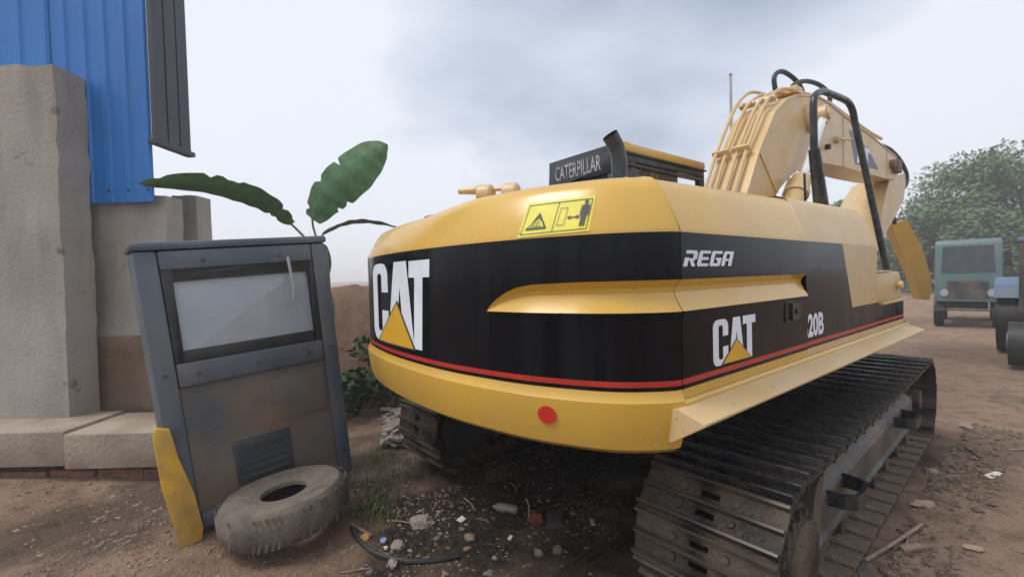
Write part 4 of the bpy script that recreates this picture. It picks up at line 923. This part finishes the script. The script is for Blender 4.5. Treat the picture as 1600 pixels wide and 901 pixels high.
b = MB(); b.box((-.3, -.562, .95), (.3, -.553, 1.32)); b.build('radiator_grille', FRM, bt, smooth=0)
b = MB(); b.box((-.22, 1.5, 1.0), (.22, 1.9, 1.12)); b.box((-.22, 1.85, 1.121), (.22, 1.95, 1.5)); b.build('seat', CABK, bt, bevel=.03)
b = MB(); b.cyl((.15, .3, 1.5), (.15, .3, 2.0), .035, 10); b.build('exhaust_stack', TUBE, bt)

# ------------------------------------------------------------------ ground litter and stones
def onground(u, v):
    p = ground_at(u, v); p.z = gz(p.x, p.y)
    p = ground_at(u, v, p.z); p.z = gz(p.x, p.y); return p
def rock_bm(rx, ry, rz, seed, sub=2):
    bm = bmesh.new(); bmesh.ops.create_icosphere(bm, subdivisions=sub, radius=1)
    for v in bm.verts:
        n_ = noise.noise(v.co*1.3+Vector((seed*7.1, 0, 0)))*.35+noise.noise(v.co*3.1+Vector((0, seed*3.3, 0)))*.18
        c = v.co*(1+n_); c.z = max(c.z, -.45); v.co = Vector((c.x*rx, c.y*ry, c.z*rz))
    return bm
def bm_obj(bm, name, m, loc, rz=0, flat=True):
    me = bpy.data.meshes.new(name); bm.to_mesh(me); bm.free(); me.materials.append(m)
    if not flat: me.polygons.foreach_set('use_smooth', [True]*len(me.polygons))
    o = bpy.data.objects.new(name, me); C.objects.link(o); o.location = loc; o.rotation_euler = (0, 0, rz); return o
def rock(u, v, w, hgt, lb, seed, m=ROCK, rz=0.0, asp=.8, sub=3):
    p = onground(u, v); o = bm_obj(rock_bm(w, w*asp, hgt, seed, sub), 'stone', m, p+Vector((0, 0, hgt*.3)), rz, False); o.data.set_sharp_from_angle(angle=R_(32)); return tag(o, lb, 'stone')
rock(660, 818, .085, .045, 'largest pale flat stone lying in the dirt left of the machine', 1, rz=.9)
rock(622, 854, .055, .03, 'rounded grey stone just above the bent black rubber strip', 2)
rock(614, 884, .034, .026, 'small pale block of stone below the bent black rubber strip', 3)
rock(735, 842, .04, .03, 'brown stone between the pale rock and the crushed bottle', 4, PEB)
rock(842, 866, .03, .024, 'small brown stone under the counterweight near the terracotta shard', 5, PEB)
rock(872, 862, .036, .03, 'dark brown clod beside the bundle of iron rods', 6, MUDLOW)
rock(773, 872, .018, .014, 'tiny pale pebble in front of the brown stone', 7)
rock(1283, 893, .05, .04, 'muddy clod beside the red plastic scrap at the track', 8, MUDLOW)
rock(1510, 668, .06, .03, 'pale lump of rubble beside the far end of the track', 9)
rock(1455, 738, .05, .03, 'grey lump lying by the right edge of the lower track shoes', 10)
# black rubber strip
b = MB(); pts = [onground(*q_)+Vector((0, 0, .014)) for q_ in ((549, 826), (560, 846), (582, 864), (610, 874), (640, 880), (680, 878), (716, 872))]
b.tube(spline(pts, 5), .015, 8); tag(b.build('rubber_strip', BLK, None), 'bent black rubber strip lying in the dirt', 'rubber strip')
b = MB(); b.tube([onground(548, 822)+Vector((0, 0, .02)), onground(580, 840)+Vector((0, 0, .015))], .010, 7); tag(b.build('stick', WOOD, None), 'short grey stick beside the upper end of the rubber strip', 'stick')
def stick(u0, v0, u1, v1, r, m, lb, lift=.012, name='stick', cat='stick', bend=.01):
    a, c = onground(u0, v0)+Vector((0, 0, lift)), onground(u1, v1)+Vector((0, 0, lift)); mid = a.lerp(c, .5)+Vector((bend, bend, .3*lift))
    b = MB(); b.tube(spline([a, mid, c], 5), r, 7); return tag(b.build(name, m, None), lb, cat)
stick(1352, 880, 1441, 823, .011, WOOD, 'thick dry bamboo cane lying across the dirt beside the right track', .02, 'bamboo_cane', 'cane')
stick(1416, 768, 1502, 794, .006, WOOD, 'thin straight cane pointing away from the lower track shoes', .012, 'cane', 'cane')
stick(1500, 697, 1534, 720, .007, RUSTY, 'dark twig on the bare path, right of the track')
stick(1402, 870, 1420, 838, .005, WOOD, 'curved thin twig right of the thick bamboo cane', .01)
stick(822, 782, 826, 814, .005, PAPER, 'thin white stick standing out beside the terracotta shard', .02)
stick(798, 756, 806, 770, .005, WOOD, 'short pale twig under the counterweight above the crushed bottle')
stick(725, 780, 742, 800, .006, WOOD, 'brown twig left of the crushed bottle')
stick(745, 812, 765, 819, .004, DRY, 'thin straw lying below the brown twig')
stick(612, 816, 640, 820, .006, DRY, 'pale stick lying just left of the largest flat stone')
stick(530, 897, 580, 890, .004, DRY, 'pale straw in the bottom left corner of the clear dirt')
stick(1575, 704, 1640, 706, .008, DRY, 'pale stick lying at the right edge of the path')
for i, (u0, v0, u1, v1, lb) in enumerate(((862, 905, 972, 826, 'topmost rusty iron rod of the three beside the track'), (880, 905, 976, 838, 'middle rusty iron rod of the three beside the track'), (898, 908, 978, 850, 'lowest rusty iron rod of the three beside the track'))):
    stick(u0, v0, u1, v1, .008, RUSTY, lb, .02+.004*i, 'iron_rod', 'iron rod', .004)['group'] = 'rusty iron rods beside the track'
def scrap(u, v, poly, th, m, name, lb, cat, rz=0, tilt=(0, 0), lift=.008):
    p = onground(u, v)+Vector((0, 0, lift)); b = MB(); n_ = len(poly)
    top_ = [(x, y, th+.006*math.sin(9*x+5*y)) for x, y in poly]; b.raw([(x, y, 0) for x, y in poly]+top_, [tuple(range(n_-1, -1, -1)), tuple(range(n_, 2*n_))]+[(i, (i+1) % n_, (i+1) % n_+n_, i+n_) for i in range(n_)])
    o = b.build(name, m, None, smooth=0); o.location = p; o.rotation_euler = (tilt[0], tilt[1], rz); return tag(o, lb, cat)
def blob(r, n_, seed, asp=1.0):
    rn = random.Random(seed); return [(r*math.cos(2*math.pi*k/n_)*rn.uniform(.75, 1.2), r*asp*math.sin(2*math.pi*k/n_)*rn.uniform(.75, 1.2)) for k in range(n_)]
scrap(1444, 789, blob(.085, 11, 1, .6), .006, CARD, 'card_scrap', 'oval tan scrap of card lying right of the lower track shoes', 'scrap', .9)
scrap(1427, 859, [(-.075, -.022), (.075, -.026), (.078, .022), (-.07, .026)], .016, WOOD, 'wood_chip', 'rectangular wood chip lying beyond the thick bamboo cane', 'wood chip', .95)
scrap(1552, 745, [(-.06, -.02), (.0, -.03), (.07, .0), (.06, .035), (-.04, .03)], .004, PAPER, 'paper_scrap', 'white paper scrap lying alone on the bare path', 'paper', .9, (.1, -.2))
scrap(1521, 856, blob(.05, 9, 4, .6), .006, CARD, 'card_scrap', 'small tan scrap on the bare path below the white paper', 'scrap', .7)
scrap(1264, 893, [(-.05, -.04), (.04, -.05), (.06, .03), (.0, .06), (-.05, .04)], .05, REDP, 'plastic_scrap', 'red plastic scrap at the foot of the right track', 'plastic scrap', .4, (.2, .1), .0)
scrap(1330, 896, [(-.03, -.07), (.03, -.07), (.035, .07), (-.03, .08)], .012, MUDLOW, 'steel_shim', 'flat grey metal shim by the thick bamboo cane, left one', 'metal scrap', .2, (.05, .1))
scrap(1347, 897, [(-.025, -.06), (.025, -.06), (.03, .06), (-.025, .065)], .012, FRM, 'steel_shim', 'flat grey metal shim by the thick bamboo cane, right one', 'metal scrap', .5, (.08, .1))
scrap(838, 814, [(-.06, -.03), (.0, -.05), (.05, -.01), (.02, .05), (-.04, .04)], .012, TERRA, 'pot_shard', 'red terracotta shard lying in the dark under the counterweight', 'shard', .6, (.25, .2), .01)
scrap(866, 818, [(-.05, -.06), (.05, -.06), (.055, .06), (-.05, .06)], .008, FRM, 'slate_piece', 'dark flat slate piece standing by the terracotta shard', 'slate', 1.0, (.55, .3), .02)
scrap(720, 813, [(-.03, -.015), (.02, -.025), (.035, .015), (-.01, .03)], .005, PAPER, 'paper_scrap', 'white paper scrap right of the largest flat stone', 'paper', .4, (.3, 0))
scrap(797, 842, [(-.012, -.014), (.012, -.018), (.014, .018), (-.01, .02)], .006, PAPER, 'paper_scrap', 'small white chip beside the crushed bottle', 'paper', .4, (.3, 0))
scrap(926, 818, [(-.03, -.014), (.03, -.012), (.028, .016), (-.03, .014)], .008, PAPER, 'paper_scrap', 'pale scrap near the left face of the right track', 'paper', 2.4, (.2, 0))
scrap(569, 841, [(-.03, -.01), (-.01, -.03), (.03, -.02), (.035, .01), (.0, .03), (-.02, .022)], .004, ORL, 'fallen_leaf', 'curled orange leaf beside the rubber strip', 'leaf', .5, (.3, .2))
scrap(599, 847, blob(.028, 8, 9, .7), .012, BWRAP, 'wrapper', 'crumpled blue and white wrapper inside the bend of the rubber strip', 'wrapper', .3, (.2, .1))
scrap(603, 859, blob(.014, 8, 10, .7), .014, PAPER, 'shell', 'small white shell inside the bend of the rubber strip', 'shell', .3)
# crushed bottle
p = onground(788, 800); b = MB()
b.tube([Vector((-.085, 0, .03)), Vector((-.07, 0, .03)), Vector((-.05, 0, .032)), Vector((-.02, .004, .03)), Vector((.03, 0, .034)), Vector((.07, -.004, .03)), Vector((.09, 0, .03))], [.012, .013, .030, .034, .028, .034, .028], 12)
o = b.build('plastic_bottle', CLEAR, None); o.location = p; o.rotation_euler = (0, .1, .8); tag(o, 'crushed clear plastic bottle lying under the counterweight', 'bottle')
# individual medium stones
gp_ = 'small stones on the path'
rs = random.Random(5); protos = [rock_bm(1, .8, .6, 30+i, 1) for i in range(6)]; pm = []
for i, bm in enumerate(protos):
    me = bpy.data.meshes.new('stone'); bm.to_mesh(me); bm.free(); me.materials.append((PEB, ROCK, PEB, MUDLOW, PEB, ROCK)[i]); pm.append(me)
def free(x, y):
    X = x*math.cos(PHI)+y*math.sin(PHI); return not (.9 < abs(X) < 1.62 and -2.15 < y < 2.3)
cnt = 0
while cnt < 70:
    if cnt < 40: u, v = rs.uniform(1400, 1600), rs.uniform(620, 901)
    else: u, v = rs.uniform(520, 900), rs.uniform(760, 901)
    p = onground(u, v)
    if not free(p.x, p.y): continue
    o = bpy.data.objects.new('stone', rs.choice(pm)); C.objects.link(o); s_ = rs.uniform(.014, .032); o.scale = (s_, s_*rs.uniform(.7, 1.1), s_*rs.uniform(.6, 1)); o.location = p+Vector((0, 0, -s_*.05)); o.rotation_euler = (0, 0, rs.uniform(0, 6)); tag(o, 'small brown stone lying on the path right of the tracks' if cnt < 40 else 'small brown stone lying on the dirt behind the machine', 'stone', gp_ if cnt < 40 else 'small stones behind the machine'); cnt += 1
# pebbles: tens of thousands nobody could count
ICO = bmesh.new(); bmesh.ops.create_icosphere(ICO, subdivisions=1, radius=1); iv = [v.co.copy() for v in ICO.verts]; ifc = [tuple(v.index for v in f.verts) for f in ICO.faces]; ICO.free()
# cheaper eight-sided pebble
iv8 = [Vector(v) for v in ((1, 0, 0), (0, 1, 0), (-1, 0, 0), (0, -1, 0), (0, 0, .8), (0, 0, -.6))]; if8 = [(0, 1, 4), (1, 2, 4), (2, 3, 4), (3, 0, 4), (1, 0, 5), (2, 1, 5), (3, 2, 5), (0, 3, 5)]
def scatter(name, n_, smin, smax, m, seed, region, flat=1.0):
    rn = random.Random(seed); V = []; F = []
    k = 0
    while k < n_:
        x, y = region(rn)
        if not free(x, y): continue
        if fbm(x+31, y, 1.1, 3) < rn.uniform(-.6, .35): k += .3; continue
        s_ = smin+(smax-smin)*rn.random()**3; a = rn.uniform(0, 6.28); ca, sa = math.cos(a), math.sin(a); ex = rn.uniform(.6, 1.5); z = gz(x, y)+s_*.2*flat; b0 = len(V)
        tx, ty_ = rn.uniform(-.4, .4), rn.uniform(-.4, .4)
        for v in iv8:
            px_, py_ = v.x*s_*ex*rn.uniform(.75, 1.2), v.y*s_*rn.uniform(.75, 1.2); V.append((x+ca*px_-sa*py_, y+sa*px_+ca*py_, z+v.z*s_*flat*.8+(tx*px_+ty_*py_)*.6))
        F += [tuple(b0+i for i in f) for f in if8]; k += 1
    me = bpy.data.meshes.new(name); me.from_pydata(V, [], F); me.materials.append(m); o = bpy.data.objects.new(name, me); C.objects.link(o); return stuff(o)
def reg_right(rn):
    y = -2.2+7.5*rn.random()**1.5; return 1.3+1.9*rn.random()+.12*max(0, y), y
def reg_left(rn):
    d = .9+3.2*rn.random()**.8; u = rn.uniform(-.45, .35); p = CAM+W2*(d+.6)+U2*((u-.12)*(d+.6)); return p.x, p.y
def reg_side(rn): return 1.62+.35*rn.random()**1.5, -1.6+4.6*rn.random()
tag(scatter('pebbles', 9000, .003, .016, PEB, 1, reg_right), 'loose brown pebbles over the path right of the tracks', 'pebbles')
tag(scatter('pebbles', 6000, .003, .014, PEB, 2, reg_left), 'loose brown pebbles over the dirt behind the machine', 'pebbles')
tag(scatter('earth_clods', 1500, .008, .035, MUDLOW, 3, reg_side), 'crumbled earth clods heaped along the right track', 'earth clods')
tag(scatter('wood_chips', 800, .005, .018, DRY, 4, reg_right, .25), 'pale flat chips and dry litter over the path', 'litter')
tag(scatter('wood_chips', 700, .006, .024, DRY, 6, reg_left, .25), 'pale flat chips and dry litter behind the machine', 'litter')
def reg_yard(rn):
    d = 1.3+2.6*rn.random(); u = rn.uniform(-1.15, -.35)*(d+.6); p = CAM+W2*(d+.6)+U2*u; return p.x, p.y
tag(scatter('pebbles', 4000, .003, .018, PEB, 12, reg_yard), 'loose pebbles over the yard in front of the scrapped cab', 'pebbles')
tag(scatter('wood_chips', 500, .008, .03, DRY, 13, reg_yard, .25), 'dry litter over the yard in front of the scrapped cab', 'litter')
# broken tiles and chips heaped behind the left track
V = MB(); rn = random.Random(8)
for k in range(240):
    p = onground(rn.uniform(600, 665), rn.uniform(650, 700)); s_ = rn.uniform(.03, .09)
    V.box((-s_, -s_*.5, 0), (s_, s_*.5, .012), Matrix.Translation(p+Vector((0, 0, rn.uniform(0, .10)))) @ Matrix.Rotation(rn.uniform(0, 6), 4, 'Z') @ Matrix.Rotation(rn.uniform(-.5, .5), 4, 'X'))
tag(stuff(V.build('tile_rubble', ROCK, None, smooth=0)), 'heap of broken pale chips beside the left track', 'rubble')
# grass
def grass(name, lb, fn, n_, h, seed):
    rn = random.Random(seed); b = MB()
    for _ in range(n_):
        p = fn(rn); a = rn.uniform(0, 6.28); hh = h*rn.uniform(.4, 1.2); le = Vector((math.cos(a), math.sin(a), 0))*hh*rn.uniform(.2, .8); wd = Vector((-math.sin(a), math.cos(a), 0))*.0035
        m1 = p+le*.35+Vector((0, 0, hh*.6)); t_ = p+le+Vector((0, 0, hh*.85)); b.face([p-wd, p+wd, m1+wd*.8, m1-wd*.8]); b.face([m1-wd*.8, m1+wd*.8, t_])
    return tag(stuff(b.build(name, GRASS, None, smooth=0)), lb, 'grass')
def gfn(cu, cv, su, sv): return lambda rn: onground(rn.gauss(cu, su), rn.gauss(cv, sv))
grass('grass', 'thin green grass growing left of the dirt patch', gfn(585, 788, 20, 18), 420, .060, 1)
grass('grass', 'sparse grass along the foot of the left track', gfn(622, 730, 30, 20), 360, .045, 2)

# ------------------------------------------------------------------ haze: damp air over the yard
hm = bpy.data.materials.new('damp_air'); hm.use_nodes = True; t = hm.node_tree; t.nodes.clear()
ho = t.nodes.new('ShaderNodeOutputMaterial'); hv = t.nodes.new('ShaderNodeVolumePrincipled'); hv.inputs['Color'].default_value = (.93, .95, 1, 1); hv.inputs['Density'].default_value = 0.0042; hv.inputs['Anisotropy'].default_value = 0.2
t.links.new(hv.outputs[0], ho.inputs['Volume'])
b = MB(); b.box((-960, -960, -1.6), (960, 960, 13.6)); stuff(b.build('haze', hm, None, smooth=0)); tag(bpy.data.objects['haze'], 'thin pale damp haze hanging over the whole yard', 'haze')
